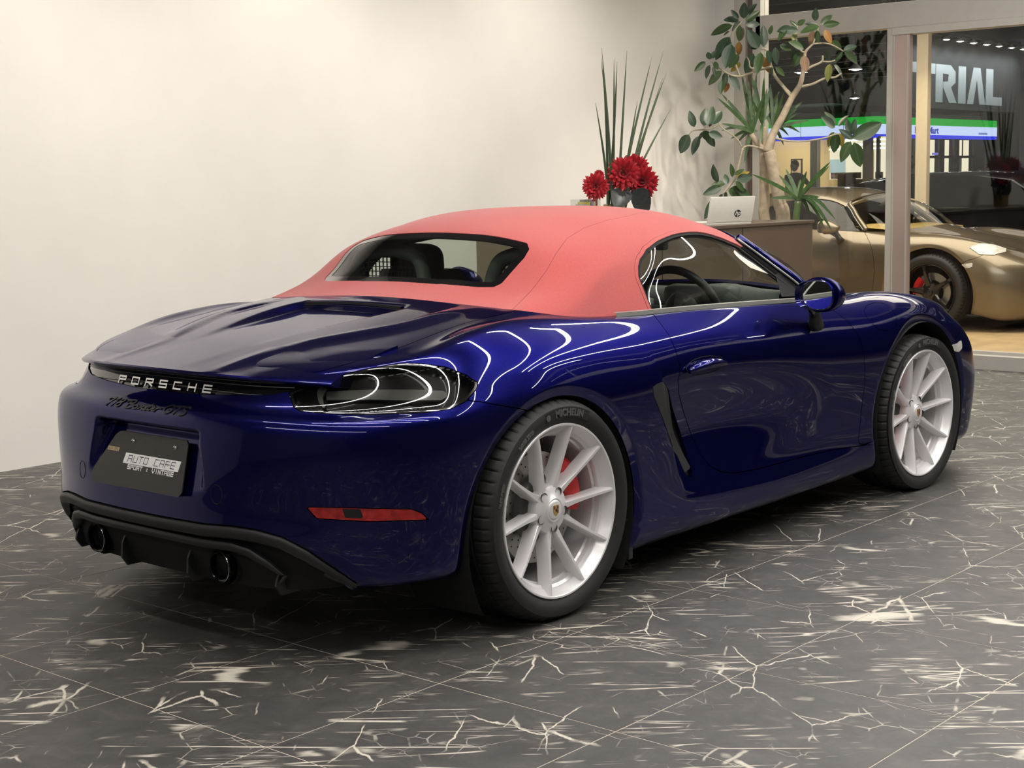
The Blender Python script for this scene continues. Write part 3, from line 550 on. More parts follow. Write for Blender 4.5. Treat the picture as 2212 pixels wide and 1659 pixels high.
BUMPER = [(-.5, 7.9), (1.9, 7.9)]+BUMPTOP+[(6.3, 5.6), (6.3, -.5), (-.5, -.5)]
BARP = [(u, v) for u, v in uvp('bar') if u > .2]
BARP = [(-.5, 7.13)]+BARP+[(2.32, 8.2), (1.9, 8.3), (-.5, 8.3)]
DIFP = [(-.5, min((abs(u), v) for u, v in uvp('diff'))[1])]+[(u, v) for u, v in uvp('diff') if u > .2]+[(2.62, .9), (2.9, -.5), (-.5, -.5)]
TAIL = uvp('tail'); REFL = uvp('refl'); INTAKE = uvp('intake'); FUEL = uvp('fuel'); MARK = uvp('marker')
FBUMP = [(14.62, 5.0), (14.9, 5.9), (15.25, 6.6), (15.7, 7.6), (16.3, 8.3), (17.3, 8.9), (19.5, 9.2), (19.5, -.5), (14.3, -.5), (14.3, 4.0)]
HOOD = [(13.25, 11.4), (13.35, 10.4), (13.75, 9.75), (14.6, 9.55), (15.6, 9.25), (16.5, 8.75), (17.3, 9.0), (19.5, 9.3), (19.5, 11.4)]
RWIN = [(-.5, 1.0), (.5, .98), (1.0, .98)]+[(max(u, .2), v) for u, v in uvp('rwin') if u > .9 and v < 2.99][::-1]+[(.87, 3.0), (.3, 3.02), (-.5, 3.02)]
SWIN = [(8.93, -.6)]+uvp('swin')[:1]+uvp('swin')[1:]+[(12.86, .6), (12.9, -.6)]
SEAM = [(4.56, -.3)]+uvp('seam')+[(10.5, 4.9), (11.8, 4.9), (13.6, 4.9)]

def car_fields(B):
    f = {k: B.sdf(p) for k, p in (('door', DOOR), ('front', FRONTREG), ('deck', DECK), ('bumper', BUMPER), ('bar', BARP), ('diff', DIFP), ('tail', TAIL), ('refl', REFL), ('intake', INTAKE), ('fuel', FUEL), ('mark', MARK), ('fbump', FBUMP), ('hood', HOOD))}
    f['arch'] = np.minimum(*[circ_field(B.P, *a) for a in ARCH]); return f
def fmin(*a):
    r = a[0]
    for b in a[1:]: r = np.minimum(r, b)
    return r
def body_panels(root, B, f, paint_m, rear=True, gap=.0017):
    g = gap; P, N = B.P, B.N; ar = f['arch']-.0005; parts = {}
    def cut(name, fld, **k): return shell(name, *clip_patch(P, N, fld), paint_m, root, **k)
    if rear:
        cut('rear_bumper', fmin(f['bumper']-g, -f['bar']-g, -f['tail']-.002, -f['diff']-g, -f['refl']-.001, ar), weld=True)
        cut('deck_lid', fmin(f['deck']-g, -f['bar']-g, -f['tail']-.002), weld=True)
    q = fmin(-f['bumper']-g, -f['deck']-g, -f['bar']-g, -f['tail']-.002, -f['door']-g, -f['front']-g, -f['intake']-.001, -f['diff']-g, ar)
    d = f['door']-g
    ff = fmin(f['front']-g, -f['door']-g, -f['fbump']-g, -f['hood']-g, -f['fuel']-g, -f['mark']-.001, ar)
    for mir in (None, 'left'):
        if rear: cut('rear_quarter_panel', q, mirror=mir)
        cut('door', d, mirror=mir)
        cut('front_fender', ff, mirror=mir)
    cut('fuel_filler_flap', f['fuel']-.0008)
    cut('hood', fmin(f['hood']-g, f['front']-g, -f['fbump']-g), weld=True)
    cut('front_bumper', fmin(f['fbump']-g, ar, -f['mark']-.001, f['front']-g), weld=True)
    for mir in (None, 'left'): shell('side_marker_lamp', *clip_patch(P, N, f['mark']-.0015), M_CLEAR, root, mirror=mir, offset=.002)
def inner_black(root, B, f):
    hole = fmin(np.minimum(*[circ_field(B.P, cx, cz, R-.006) for cx, cz, R in ARCH]), -f['tail']+.004)
    shell('inner_lining', *clip_patch(B.P, B.N, hole), M_MATTB, root, weld=True, offset=-.017, flange=False)
    for s in (-1, 1):
        for cx, cz, R in ARCH:
            mb = MB(); mb.lathe([(R-.004, s*.868), (R+.002, s*.60), (R-.06, s*.50), (.12, s*.48)], 40, 'y', (cx, 0, cz), a0=-.55, a1=PI+.55)
            mb.build('wheel_well_liner', M_MATTB, root)

def make_tyre(R, Rr, w, name, parent):
    """lathed carcass with grooves; shoulder slits pressed into the tread. Outer face at y = 0, car inside is +y"""
    h = w; s = [(Rr-.004, .012), (Rr+.004, .004), (Rr+.012, -.001), (Rr+.020, -.005), (Rr+.030, -.0085), (Rr+.042, -.009), (Rr+.054, -.006), (R-.016, .004), (R-.008, .014), (R-.0035, .026)]
    gr = []
    for c in (.062, .108, .155, .202):
        gr += [(R, c-.006), (R-.007, c-.0045), (R-.007, c+.0045), (R, c+.006)]
    e = [(R-.0035, h-.026), (R-.008, h-.014), (R-.016, h-.004), (Rr+.05, h+.006), (Rr+.03, h+.008), (Rr-.004, h-.012)]
    prof = s+[(R-.001, .040)]+[p for p in gr if p[1] < h-.035]+e
    n = 420; mb = MB().lathe(prof, n, 'y'); V = np.array(mb.V); q = len(prof)
    idx = [i for i, p in enumerate(prof) if (.010 < p[1] < .050 and p[0] > R-.010)]
    for a in range(0, n, 7):
        for i in idx:
            k = ((a+i*0) % n)*q+i; r = np.hypot(V[k, 0], V[k, 2]); V[k, [0, 2]] *= (r-.006)/r
    mb.V = V.tolist(); return mb.build(name, M_RUBBER, parent, True, sharp=40)
def arc_text(txt, size, R, ang, spread=1.0, flip=False):
    """lettering laid round a circle in the x-z plane (seen from -y)"""
    V, F = text_mesh(txt, size, .0012, .0012); x, y = V[:, 0]*spread, V[:, 1]; a = PI/2-ang-x/R; r = R+y
    if flip: a = -PI/2-ang+x/R; r = R-y
    return np.stack([r*np.cos(a), -V[:, 2], r*np.sin(a)], 1), F
def make_rim(parent, spin=0.0):
    # barrel and lip
    prof = [(.2725, .012), (.2725, .002), (.2705, .000), (.2655, .0005), (.262, .004), (.2605, .012), (.2465, .026), (.2445, .034), (.2355, .040), (.2335, .056), (.228, .062), (.226, .20), (.24, .235), (.268, .24)]
    MB().lathe(prof, 128, 'y').build('rim_barrel', M_SILVER, parent, True, sharp=35)
    mb = MB()
    # ten spokes, ridge in front and a wide flank behind
    for k in range(10):
        a = math.radians(12.5+36*k)+spin; pair = 1 if k % 2 == 0 else -1
        rad = np.array([.066, .085, .11, .14, .175, .21, .24, .2610]); dep = np.array([.044, .041, .036, .029, .021, .013, .007, .002]); off = np.array([.30, .20, .11, .05, .02, .0, 0, 0])*pair*.30
        wf = np.array([.009, .0075, .006, .005, .0045, .004, .0038, .003]); wb = np.array([.017, .014, .0112, .0095, .009, .0095, .0115, .014]); bk = np.array([.048, .049, .049, .048, .047, .046, .042, .036]); V = []
        for r, d, o, f_, b_, q in zip(rad, dep, off, wf, wb, bk):
            for t, y in ((-f_, d), (f_, d), (f_*1.35, d+.0035), (b_*.8, d+q*.55), (b_, d+q), (-b_, d+q), (-b_*.8, d+q*.55), (-f_*1.35, d+.0035)):
                th = a+o; cx, sx = math.sin(th), math.cos(th); V.append((r*cx+t*sx, y, r*sx-t*cx))
        n = 8; F = [(i*n+j, (i+1)*n+j, (i+1)*n+(j+1) % n, i*n+(j+1) % n) for i in range(len(rad)-1) for j in range(n)]+[tuple(range(n)), tuple((len(rad)-1)*n+j for j in range(n-1, -1, -1))]
        mb.add(V, F)
    s = mb.build('spoke', M_SILVER, None, True, sharp=38); bpy.data.objects.remove(s)
    for k in range(10):
        Vk = mb.V[k*64:(k+1)*64]; Fk = [tuple(i-k*64 for i in f) for f in mb.F[k*(len(mb.F)//10):(k+1)*(len(mb.F)//10)]]
        mesh('spoke', Vk, Fk, M_SILVER, parent, True, sharp=38)
    # hub with five bolt wells
    hb = MB(); prof = [(.030, .032), (.036, .030), (.040, .034), (.060, .040), (.074, .046), (.078, .060), (.076, .095), (.03, .095)]
    hb.lathe(prof, 60, 'y'); hub = hb.build('hub', M_SILVER, parent, True, sharp=35)
    for k in range(5):
        a = math.radians(30+72*k)+spin; c = (.0595*math.sin(a), 0, .0595*math.cos(a))
        w = MB().lathe([(.0142, .0375), (.0142, .0392), (.0118, .0405), (.0108, .058), (.0001, .058)], 20, 'y', c); w.build('bolt_well', M_HAT, parent, True, sharp=40)
        MB().lathe([(.0001, .048), (.0075, .048), (.0085, .050), (.0085, .058)], 6, 'y', c).build('wheel_bolt', M_HAT, parent)
    MB().lathe([(.0001, .026), (.024, .0265), (.030, .029), (.0325, .033), (.0325, .05)], 40, 'y').build('centre_cap', M_SILVER, parent, True, sharp=40)
    # crest: gold shield with red and black quarters
    sh = [(-.0130, .015), (-.007, .0165), (0, .0158), (.007, .0165), (.0130, .015), (.0135, .004), (.011, -.008), (.005, -.0155), (0, -.018), (-.005, -.0155), (-.011, -.008), (-.0135, .004)]
    MB().prism([(a, b) for a, b in sh], .0245, .0275, 'y').build('crest_shield', M_GOLD, parent)
    mb = MB()
    for x0 in (-.0115, -.0075): mb.box(x0, x0+.0022, .0238, .0246, .004, .0135)
    for x0 in (.0050, .0090): mb.box(x0-.0005, x0+.0017, .0238, .0246, -.010, .0005)
    mb.build('crest_stripe', M_CRED, parent)
    mb = MB()
    for x0 in (.0040, .0080): mb.box(x0, x0+.0022, .0238, .0246, .004, .0135)
    mb.prism([(-.004, .004), (.004, .004), (.0042, -.001), (0, -.006), (-.0042, -.001)], .0236, .0246, 'y'); mb.build('crest_horse_field', M_INK, parent)
def make_wheel(root, c, R, w, rr, spin, cal_ang, right=True, steer=0.0):
    wh = thing('wheel', None, None, (c[0], c[1], c[2]), 0); wh.parent = root
    if not right: wh.scale = (1, -1, 1)
    wh.rotation_euler = (0, 0, steer)
    make_tyre(R, .2715, w, 'tyre', wh); make_rim(wh, spin)
    for a_ in (('MICHELIN', .030, .3065, .10, 1.02), ('PILOT SPORT', .012, .306, -1.25), ('265/35 ZR20', .015, .303, -.62)):
        V, F = arc_text(*a_); tag(mesh('sidewall_lettering', V+[0, -.0098, 0], F, M_RUBL, wh), kind='stuff')
    a = np.linspace(-.37, .32, 26); mb = MB()
    Vb = [(r*math.sin(t), -.0096+(.001 if r > .3 else 0), r*math.cos(t)) for t in a+.10 for r in (.2915, .3225)]
    mb.add(Vb, [(2*i, 2*i+1, 2*i+3, 2*i+2) for i in range(len(a)-1)]); mb.build('sidewall_badge_band', M_MATTB, wh)
    # small figure mark beside the name: kept as a plain round badge
    mb = MB(); mb.lathe([(.0001, 0), (.010, 0), (.010, .001)], 18, 'y', (.3065*math.sin(-.235), -.0112, .3065*math.cos(-.235))); mb.build('sidewall_round_badge', M_RUBL, wh)
    # brake disc and caliper
    y0 = .105; MB().lathe([(.112, y0), (.175, y0), (.175, y0+.028), (.112, y0+.028)], 72, 'y', closed=True).build('brake_disc', M_DISC, wh, True, sharp=30)
    MB().lathe([(.02, y0-.03), (.095, y0-.03), (.104, y0-.024), (.114, y0+.004)], 48, 'y').build('disc_hat', M_HAT, wh, True, sharp=40)
    mb = MB()
    for k in range(24):
        for q, r in enumerate((.126, .143, .160)):
            t = 2*PI*(k+q*.33)/24; mb.lathe([(.0001, y0-.0006), (.0030, y0-.0006), (.0030, y0+.002)], 6, 'y', (r*math.cos(t), 0, r*math.sin(t)))
    tag(mb.build('drill_holes', M_MATTB, wh), kind='stuff')
    V = []; na = 14; sec = [(.118, y0-.018), (.140, y0-.034), (.172, y0-.038), (.186, y0-.028), (.190, y0+.03), (.118, y0+.03)]
    for i in range(na+1):
        t = cal_ang+(-.62+1.24*i/na); e = 1-.16*abs(2*i/na-1)**4
        for r, y in sec: V.append(((.150+(r-.150)*e)*math.cos(t), y+(1-e)*.05, (.150+(r-.150)*e)*math.sin(t)))
    n = len(sec); F = [(i*n+j, i*n+(j+1) % n, (i+1)*n+(j+1) % n, (i+1)*n+j) for i in range(na) for j in range(n)]+[tuple(range(n)), tuple(na*n+j for j in range(n))]
    mesh('brake_caliper', V, F, M_RED, wh, True, sharp=35)
    return wh
# ------------------------------------------------------------------ the blue convertible
def mir(V): return np.asarray(V)*[1, -1, 1]
PB, PK = build_patches()
FB = car_fields(PB)
car = thing('sports_car', 'dark blue two-seat convertible with red fabric roof and silver ten-spoke wheels', 'car')
body_panels(car, PB, FB, M_BLUE); inner_black(car, PB, FB)
# rear surface lookup: (y, z) -> x and normal on the tail
_ru, _rv = np.linspace(-3.2, 3.2, 260), np.linspace(.5, 8.4, 240); _RP = surf(_ru, _rv); _RN = normals(_RP)
from mathutils.kdtree import KDTree
_kd = KDTree(_RP[..., 0].size)
for _i, _p in enumerate(_RP.reshape(-1, 3)): _kd.insert((_p[1], _p[2], 0), _i)
_kd.balance()
def tail_point(y, z, lift=0.0):
    w = 0; P = np.zeros(3); N = np.zeros(3)
    for co, i, d in _kd.find_n((y, z, 0), 4):
        k = 1/(d*d+1e-8); P += k*_RP.reshape(-1, 3)[i]; N += k*_RN.reshape(-1, 3)[i]; w += k
    P /= w; N /= np.linalg.norm(N); return np.array([P[0], y, z])+N*lift
def loop3(patch, poly, lift=0.0, per=6):
    q = []
    for (a, b), (c, d) in zip(poly[:-1], poly[1:]):
        for t in range(per): q.append((a+(c-a)*t/per, b+(d-b)*t/per))
    q.append(poly[-1]); out = []
    for u, v in q:
        e = .01; G3 = patch.fn([u-e, u, u+e], [max(v-e, patch.vs[0]), v, min(v+e, patch.vs[-1])]); n = normals(G3)[1, 1]; out.append(G3[1, 1]+n*lift)
    return np.array(out)
# --- tail lamps: housing set back, light guides inside, smoked lens on top
f_c = PB.sdf(uvp('cring')); f_l = PB.sdf(uvp('lbar'))
for side in (None, 'left'):
    t = thing('tail_lamp', None, None); t.parent = car
    shell('housing', *clip_patch(PB.P, PB.N, FB['tail']+.001), M_LAMPIN, t, mirror=side, offset=-.032, flange=False)
    shell('rim', *clip_patch(PB.P, PB.N, fmin(FB['tail']-.001, .008-FB['tail'])), M_GLOSSB, t, mirror=side, offset=.0, depth=.034)
    shell('light_guide', *clip_patch(PB.P, PB.N, f_l), M_LAMPBAR, t, mirror=side, offset=-.013, depth=.012)
    shell('light_guide_ring', *clip_patch(PB.P, PB.N, f_c), M_LAMPC, t, mirror=side, offset=-.012, depth=.012)
    shell('lens', *clip_patch(PB.P, PB.N, FB['tail']-.006), M_SMOKE, t, mirror=side, offset=-.001, flange=False)
    mb = MB()
    for vv, u0, u1 in ((7.95, 3.05, 4.25), (7.05, 2.75, 3.3), (7.0, 3.7, 4.4)):
        n = 9
        for k in range(n):
            ua, ub = u0+(u1-u0)*k/n, u0+(u1-u0)*(k+.6)/n; p = loop3(PB, [(ua, vv), (ub, vv)], -.016, 2)
            mb.tube(mir(p) if side else p, .0016, 5)
    mb.build('led_row', M_LAMPC, t)
    r = thing('rear_reflector', None, None); r.parent = car
    shell('lens', *clip_patch(PB.P, PB.N, FB['refl']-.0015), M_REFL, r, mirror=side, offset=-.002, depth=.01)
    p = PB.sdf([(2.82, 3.28), (3.08, 3.23), (3.12, 2.88), (2.86, 2.95)])
    shell('fog_lamp_window', *clip_patch(PB.P, PB.N, p), M_LAMPIN, r, mirror=side, offset=-.0012, depth=.004)
    shell('side_intake_blade', *clip_patch(PB.P, PB.N, FB['intake']+.001), M_MATTB, car, mirror=side, offset=-.030, flange=False)
    shell('side_intake_frame', *clip_patch(PB.P, PB.N, fmin(FB['intake']-.001, .050-FB['intake'], PB.sdf([(8.4, 6.2), (9.06, 6.0), (9.27, 5.0), (9.50, 4.0), (9.72, 3.1), (9.2, 2.6), (8.4, 4.0)]))), M_SATINB, car, mirror=side, offset=.001, depth=.03)
# light bar strip between the lamps, its fine bright lines and the raised letters
shell('light_strip', *clip_patch(PB.P, PB.N, fmin(FB['bar']-.001, -FB['tail']-.001)), M_GLOSSB, car, weld=True, offset=-.004, depth=.012)
mb = MB()
for v in (7.42, 7.72, 7.86):
    p = loop3(PB, [(a, v) for a in np.linspace(0, 1.9, 14)], -.001, 2); mb.tube(np.concatenate([mir(p)[::-1], p[1:]]), .0011, 6)
mb.build('strip_line', M_TRIMG, car)
bl_ = thing('brand_lettering', None, None); bl_.parent = car; bl_['label'] = 'raised chrome capital letters across the black strip'
wd = strokes('PORSCHE', .019, 3.6, 4.6)[1]
k_ = .462/wd; adv_ = (.019/6)*8.2
for ci, ch in enumerate('PORSCHE'):
  mb = MB(); st = [[(a-wd/2+adv_*ci+.019/3, b) for a, b in p] for p in strokes(ch, .019)[0]]
  for p in st: ribbon(mb, [(a*k_, b) for a, b in p], .0048, lambda a, b, l: tail_point(-a, .7625, 0)+np.array([b*.40-.0030-l, 0, b]), .005)
  mb.build('letter', M_CHROME, bl_)
# script under the strip
SCR = [[(-1.6, 5.2), (-1.2, 6.0)], [(-1.4, 6), (1.9, 6.0)], [(1.9, 6), (-.4, 0)], [(3.4, 5.1), (4.9, 6)], [(4.9, 6), (3.1, 0)], [(9.2, 5.4), (8.0, 6.1), (6.9, 5.2), (7.3, 3.7), (8.2, 2.6), (8.0, .7), (6.6, -.1), (5.6, 1.0), (6.4, 2.8), (8.4, 3.9), (9.2, 5.4)],
 [(12.5, 5.4), (14.0, 6), (12.6, 0)], [(11.2, 5.0), (14.5, 6.2), (16.4, 5.2), (15.4, 3.6), (13.4, 3.2), (16.0, 2.8), (16.0, .8), (13.8, -.2), (11.4, .4)],
 [(18.9, 2.9), (17.6, 2.4), (17.2, 1.1), (17.9, 0), (19.2, .3), (19.8, 1.7), (18.9, 2.9)], [(21.2, 2.8), (23.2, 0)], [(23.8, 2.8), (20.6, 0)],
 [(26.2, 2.6), (24.6, 2.4), (25.6, 1.2), (25.4, .1), (23.8, .3)], [(27.8, 5), (26.8, .4), (28.2, .2)], [(26.4, 3.4), (29.4, 3.8)], [(29.0, 1.4), (30.6, 2.2), (29.6, 2.9), (28.8, 1.2), (30.4, .1), (31.4, .6)], [(32.0, 2.8), (31.6, 0)], [(31.8, 1.8), (33.2, 2.9), (34.4, 2.6)],
 [(41.6, 5), (39.6, 6), (37.2, 4.4), (37.0, 1.4), (39.0, -.2), (41.0, 1.2), (41.2, 2.8), (39.6, 2.8)], [(42.2, 5.8), (47.0, 6.2)], [(45.0, 6), (43.8, 0)], [(51.0, 5.4), (49.2, 6.1), (47.6, 4.8), (48.6, 3.2), (50.0, 2.2), (49.4, .2), (47.0, -.2), (45.6, .8)]]
mb = MB(); K2 = .0062; wS = 51*K2
for p in SCR:
    q = np.array(p, float)
    if len(q) > 3:
        t = np.linspace(0, len(q)-1, 4*len(q)); M_ = spline_matrix(len(q), np.minimum(t, len(q)-1.0001), 'nat'); q = M_@q
    q2 = [((x*K2*1.0-wS/2)*.392/wS*1.0-.012, (y-3)*.0036) for x, y in q]
    ribbon(mb, q2, .0046, lambda a, b, l: tail_point(-a+b*-.25, .6985+b*.9, l), .003)
tag(mb.build('model_script', M_SCRIPT, car), 'black cursive script')
# --- spoiler lip
ys = np.linspace(-.615, .615, 61); V = []; sec = []
for y in ys:
    a = abs(y)/.6; xt = -.864+.17*a**2.2; zt = .820-.026*a*a
    g = surf([2.28*min(1, abs(y)/.615)**1.02], np.linspace(8.3, 9.9, 81))[0]; k0 = np.abs(g[:, 0]-(xt+.27)).argmin(); A_, B_ = g[k0], g[max(k0-6, 0)]; B_ = g[k0+6] if k0 < 6 else B_
    dx, dz = (A_-g[k0+6])[[0, 2]] if k0+6 < 81 else (B_-A_)[[0, 2]]; sl = dz/(dx-1e-9); xr, zr = A_[0], A_[2]
    top_ = [(xr+(xt-xr)*t, (1-t)**2*(zr+.0012)+2*t*(1-t)*(zr+sl*(xt-xr)*.5+.001)+t*t*zt) for t in np.linspace(0, .93, 12)]
    pts = top_+[(xt+.004, zt+.0012), (xt, zt-.003), (xt+.004, zt-.010), (xt+.03, zt-.015), (xt+.075, zt-.020), (xr+.0, zr-.035)]
    V += [(px, y, pz) for px, pz in pts]
n = 18; F = [(i*n+j, i*n+j+1, (i+1)*n+j+1, (i+1)*n+j) for i in range(len(ys)-1) for j in range(n-1)]+[tuple(range(n)), tuple((len(ys)-1)*n+j for j in range(n-1, -1, -1))]
mesh('spoiler_lip', V, F, M_BLUE, car, True, sharp=35)
# --- air vent in the deck channel
mb = MB(); vy = np.linspace(-.235, .235, 21); V = []
for y in vy:
    z0 = .9495-.10*y*y; V += [(-.020, y, z0-.020), (-.020, y, z0+.004), (.03, y, z0+.006), (.03, y, z0-.022)]
mb.add(V, [(4*i+j, 4*i+j+1, 4*i+5+j, 4*i+4+j) for i in range(20) for j in range(3)]); vent = mb.build('engine_air_vent', M_MATTB, car)
mb = MB()
for k in range(3):
    V = [(-.0235-.002*k, y, .9495-.10*y*y-.014+.0065*k+d) for y in vy for d in (0, .0016)]; mb.add(V, [(2*i, 2*i+1, 2*i+3, 2*i+2) for i in range(20)])
mb.build('vent_slat', M_SATINB, vent)
# --- diffuser: dark skin, two ribs, fins, twin exhausts
shell('diffuser', *clip_patch(PB.P, PB.N, FB['diff']-.001), M_SATINB, car, weld=True, offset=-.020, depth=.02)
def rib(pts, w, lift, nm, m=M_SATINB):
    p = loop3(PB, pts, 0, 3); p = np.concatenate([mir(p)[::-1], p[1:]]); n = len(p); V = []
    T = np.gradient(p, axis=0); T /= np.linalg.norm(T, axis=1, keepdims=True)
    nrm = np.array([-1.0, 0, 0])+0*p; nrm[:, 1] = p[:, 1]*.9; nrm /= np.linalg.norm(nrm, axis=1, keepdims=True); dn = np.cross(T, nrm); dn *= np.sign(-dn[:, 2:3]+1e-9)
    for i in range(n):
        for a, b in ((0, -.018), (0, lift*.6), (.006, lift), (w*.45, lift*.93), (w*.9, lift*.5), (w, 0), (w+.004, -.018)):
            e_ = .35+.65*sm(0, n*.14, min(i, n-1-i)); V.append(p[i]+dn[i]*a*e_+nrm[i]*b*e_)
    q = 7; return mesh(nm, V, [(i*q+j, (i+1)*q+j, (i+1)*q+j+1, i*q+j+1) for i in range(n-1) for j in range(q-1)], m, car, True, sharp=50)
rib([(.0, min((abs(u), v) for u, v in uvp('diff'))[1]-.07)]+[(u, v-.07) for u, v in uvp('diff') if u > .2]+[(2.5, .75)], .034, .010, 'diffuser_rib')
rib([(.0, min((abs(u), v) for u, v in uvp('rib2'))[1])]+[(u, v) for u, v in uvp('rib2') if u > .1]+[(1.80, .15)], .026, .012, 'diffuser_rib')
for s in (-1, 1):
    for yy, zz in ((.165, .29), (.50, .262)):
        x0 = tail_point(yy, .27)[0]
        MB().prism([(x0+.020, zz), (x0+.004, zz-.03), (x0+.000, .215), (x0+.02, .186), (x0+.12, .186), (x0+.10, zz)], s*yy-.004, s*yy+.004, 'y').build('diffuser_fin', M_SATINB, car)
    ex = thing('exhaust_pipe', None, None, (0, s*.31, .255)); ex.parent = car
    MB().lathe([(.056, -.845), (.060, -.80), (.062, -.70)], 40, 'x').build('pocket', M_MATTB, ex, True)
    tp = MB().lathe([(.0405, -.866), (.0440, -.8685), (.0470, -.866), (.0475, -.84), (.0465, -.66), (.040, -.66), (.0395, -.85)], 48, 'x', closed=True).build('tip', M_TIP, ex, True, sharp=40); tp.scale = (1, 1.06, .97)
    MB().lathe([(.0395, -.85), (.036, -.72), (.0001, -.715)], 32, 'x').build('bore', M_EXIN, ex, True)
    MB().lathe([(.0452, -.8690), (.0462, -.8682), (.0470, -.8655)], 48, 'x').build('bright_edge', M_CHROME, ex, True)
# --- number board in its recess
pl = thing('number_board', None, None); pl.parent = car
pc = [(.158, .611), (-.164, .611), (-.176, .601), (-.219, .472), (-.212, .459), (.206, .457), (.226, .462), (.240, .478), (.236, .500), (.186, .596), (.172, .608)]
def plate_pt(a, b, l): z = b; return (-.848-.50*(.61-z)-l, a, z)
mb = MB(); n = len(pc); V = [plate_pt(a, b, 0) for a, b in pc]+[plate_pt(a, b, .004) for a, b in pc]
mb.add(V, [tuple(range(n)), tuple(range(2*n-1, n-1, -1))]+[(i, n+i, n+(i+1) % n, (i+1) % n) for i in range(n)]); mb.build('board', M_PLATE, pl)
for s in (-1, 1):
    c = plate_pt(s*.1045-.0166, .5868, .004); MB().lathe([(.0001, -.005), (.004, -.0045), (.0065, -.002), (.0085, 0)], 16, 'x', c).build('screw', M_CHROME, pl, True)
    MB().lathe([(.0001, -.0056), (.0026, -.0056), (.0026, -.004)], 6, 'x', c).build('screw_socket', M_INK, pl)
mb = MB()
def quad(mb_, a0, a1, b0, b1, l): mb_.add([plate_pt(a0, b0, l), plate_pt(a1, b0, l), plate_pt(a1, b1, l), plate_pt(a0, b1, l)], [(0, 1, 2, 3)])
quad(mb, .102, -.172, .5235, .553, .0046); mb.build('white_label', M_WHITEP, pl)
st, wd = strokes('AUTO CAFE', .0175, 1.5, 4.4); mb = MB(); k_ = .232/wd
for p in st: ribbon(mb, [(a*k_, b) for a, b in p], .0021, lambda a, b, l: plate_pt(-.0350-a, .5385+b, .0048+l), .0003)
tag(mb.build('lettering', M_INK, pl), 'dark thin capitals on the white label')
st, wd = strokes('SPORT : VINTAGE', .0105, 1.4, 4.4); mb = MB(); k_ = .226/wd
for p in st: ribbon(mb, [(a*k_, b) for a, b in p], .0030, lambda a, b, l: plate_pt(-.0425-a+b*.2, .5155+b, .0046+l), .0003)
tag(mb.build('lettering', M_WHITEP, pl), 'white bold capitals under the label')
mb = MB(); quad(mb, .200, .142, .553, .564, .0046); mb.build('gold_label', M_LABEL, pl)
st, wd = strokes('AUTO CAFE', .006, 1.5, 4.4); mb = MB()
for p in st: ribbon(mb, [(a*.050/wd, b) for a, b in p], .0009, lambda a, b, l: plate_pt(.171-a, .5585+b, .0048+l), .0002)
mb.build('lettering', M_INK, pl)
# parking sensors and the tow eye cover in the bumper
for y, z, r in ((-.335, .475, .022), (.335, .475, .022)):
    c = tail_point(y, z, .0003); N = (tail_point(y, z, .01)-tail_point(y, z, 0))/.01; a = np.cross(N, [0, 0, 1]); a /= np.linalg.norm(a); b = np.cross(N, a)
    mb = MB(); p = [tail_point(y+r*math.cos(t)*.95, z+r*math.sin(t)*1.25, .0002) for t in np.linspace(0, 2*PI, 40, endpoint=False)]; mb.tube(p, .0011, 5, closed=True); mb.build('tow_eye_seam', M_MATTB, car)
# --- cabin: canvas, rear window, side windows
f_r = PK.sdf(RWIN); f_s = PK.sdf(SWIN); f_seam = PK.sdf([(4.56, -1), (-.5, -1), (-.5, 6.6)]+[(13.6, 6.6), (13.6, 4.9), (11.8, 4.9), (10.5, 4.9)]+uvp('seam')[::-1])
top_cut = PK.sdf([(-.5, -.5), (9.1, -.5), (9.1, .35), (13.2, 3.75), (12.93, 4.4), (12.86, 5.0), (12.86, 6.6), (-.5, 6.6)])
shell('canvas_roof_panel', *clip_patch(PK.P, PK.N, fmin(f_seam-.0008, -f_r-.001, -f_s-.001, top_cut)), M_FABRIC, car, weld=True, depth=.010)
for side in (None, 'left'):
    shell('canvas_side_panel', *clip_patch(PK.P, PK.N, fmin(-f_seam-.0008, -f_r-.001, -f_s-.016, top_cut)), M_FABRIC, car, mirror=side, depth=.010)
    shell('canvas_piping', *clip_patch(PK.P, PK.N, fmin(-f_s-.001, f_s+.0145, top_cut)), M_FABRIC, car, mirror=side, depth=.008, offset=.0012)
    shell('window_seal', *clip_patch(PK.P, PK.N, fmin(f_s+.001, .011-f_s)), M_MATTB, car, mirror=side, depth=.016, offset=-.004)
    shell('side_window', *clip_patch(PK.P, PK.N, f_s-.008), M_SIDEG, car, mirror=side, offset=-.008, flange=False)
    shell('headliner', *clip_patch(PK.P, PK.N, fmin(-f_r-.004, -f_s-.004, top_cut)), M_MATTB, car, mirror=side, offset=-.016, flange=False)
    p = loop3(PB, [(8.75, 10.2), (9.0, 10.35), (9.5, 10.55), (10, 10.75), (10.6, 10.9), (11.2, 10.93), (11.8, 10.95), (12.3, 10.95)], .004, 4); V = []
    if side: p = mir(p)
    for q in p: V += [q+[0, 0, -.007], q+np.array([0, (1 if side else -1)*.006, -.004]), q+np.array([0, (1 if side else -1)*.004, .010]), q+np.array([0, (-1 if side else 1)*.008, .012])]
    mesh('belt_trim', V, [(4*i+j, 4*i+j+1, 4*i+5+j, 4*i+4+j) for i in range(len(p)-1) for j in range(3)], M_TRIMG, car, True, sharp=50)
shell('rear_window_border', *clip_patch(PK.P, PK.N, fmin(f_r+.001, .030-f_r)), M_GLOSSB, car, weld=True, offset=-.002, depth=.006)
shell('rear_window', *clip_patch(PK.P, PK.N, f_r-.026), M_REARG, car, weld=True, offset=-.003, flange=False)
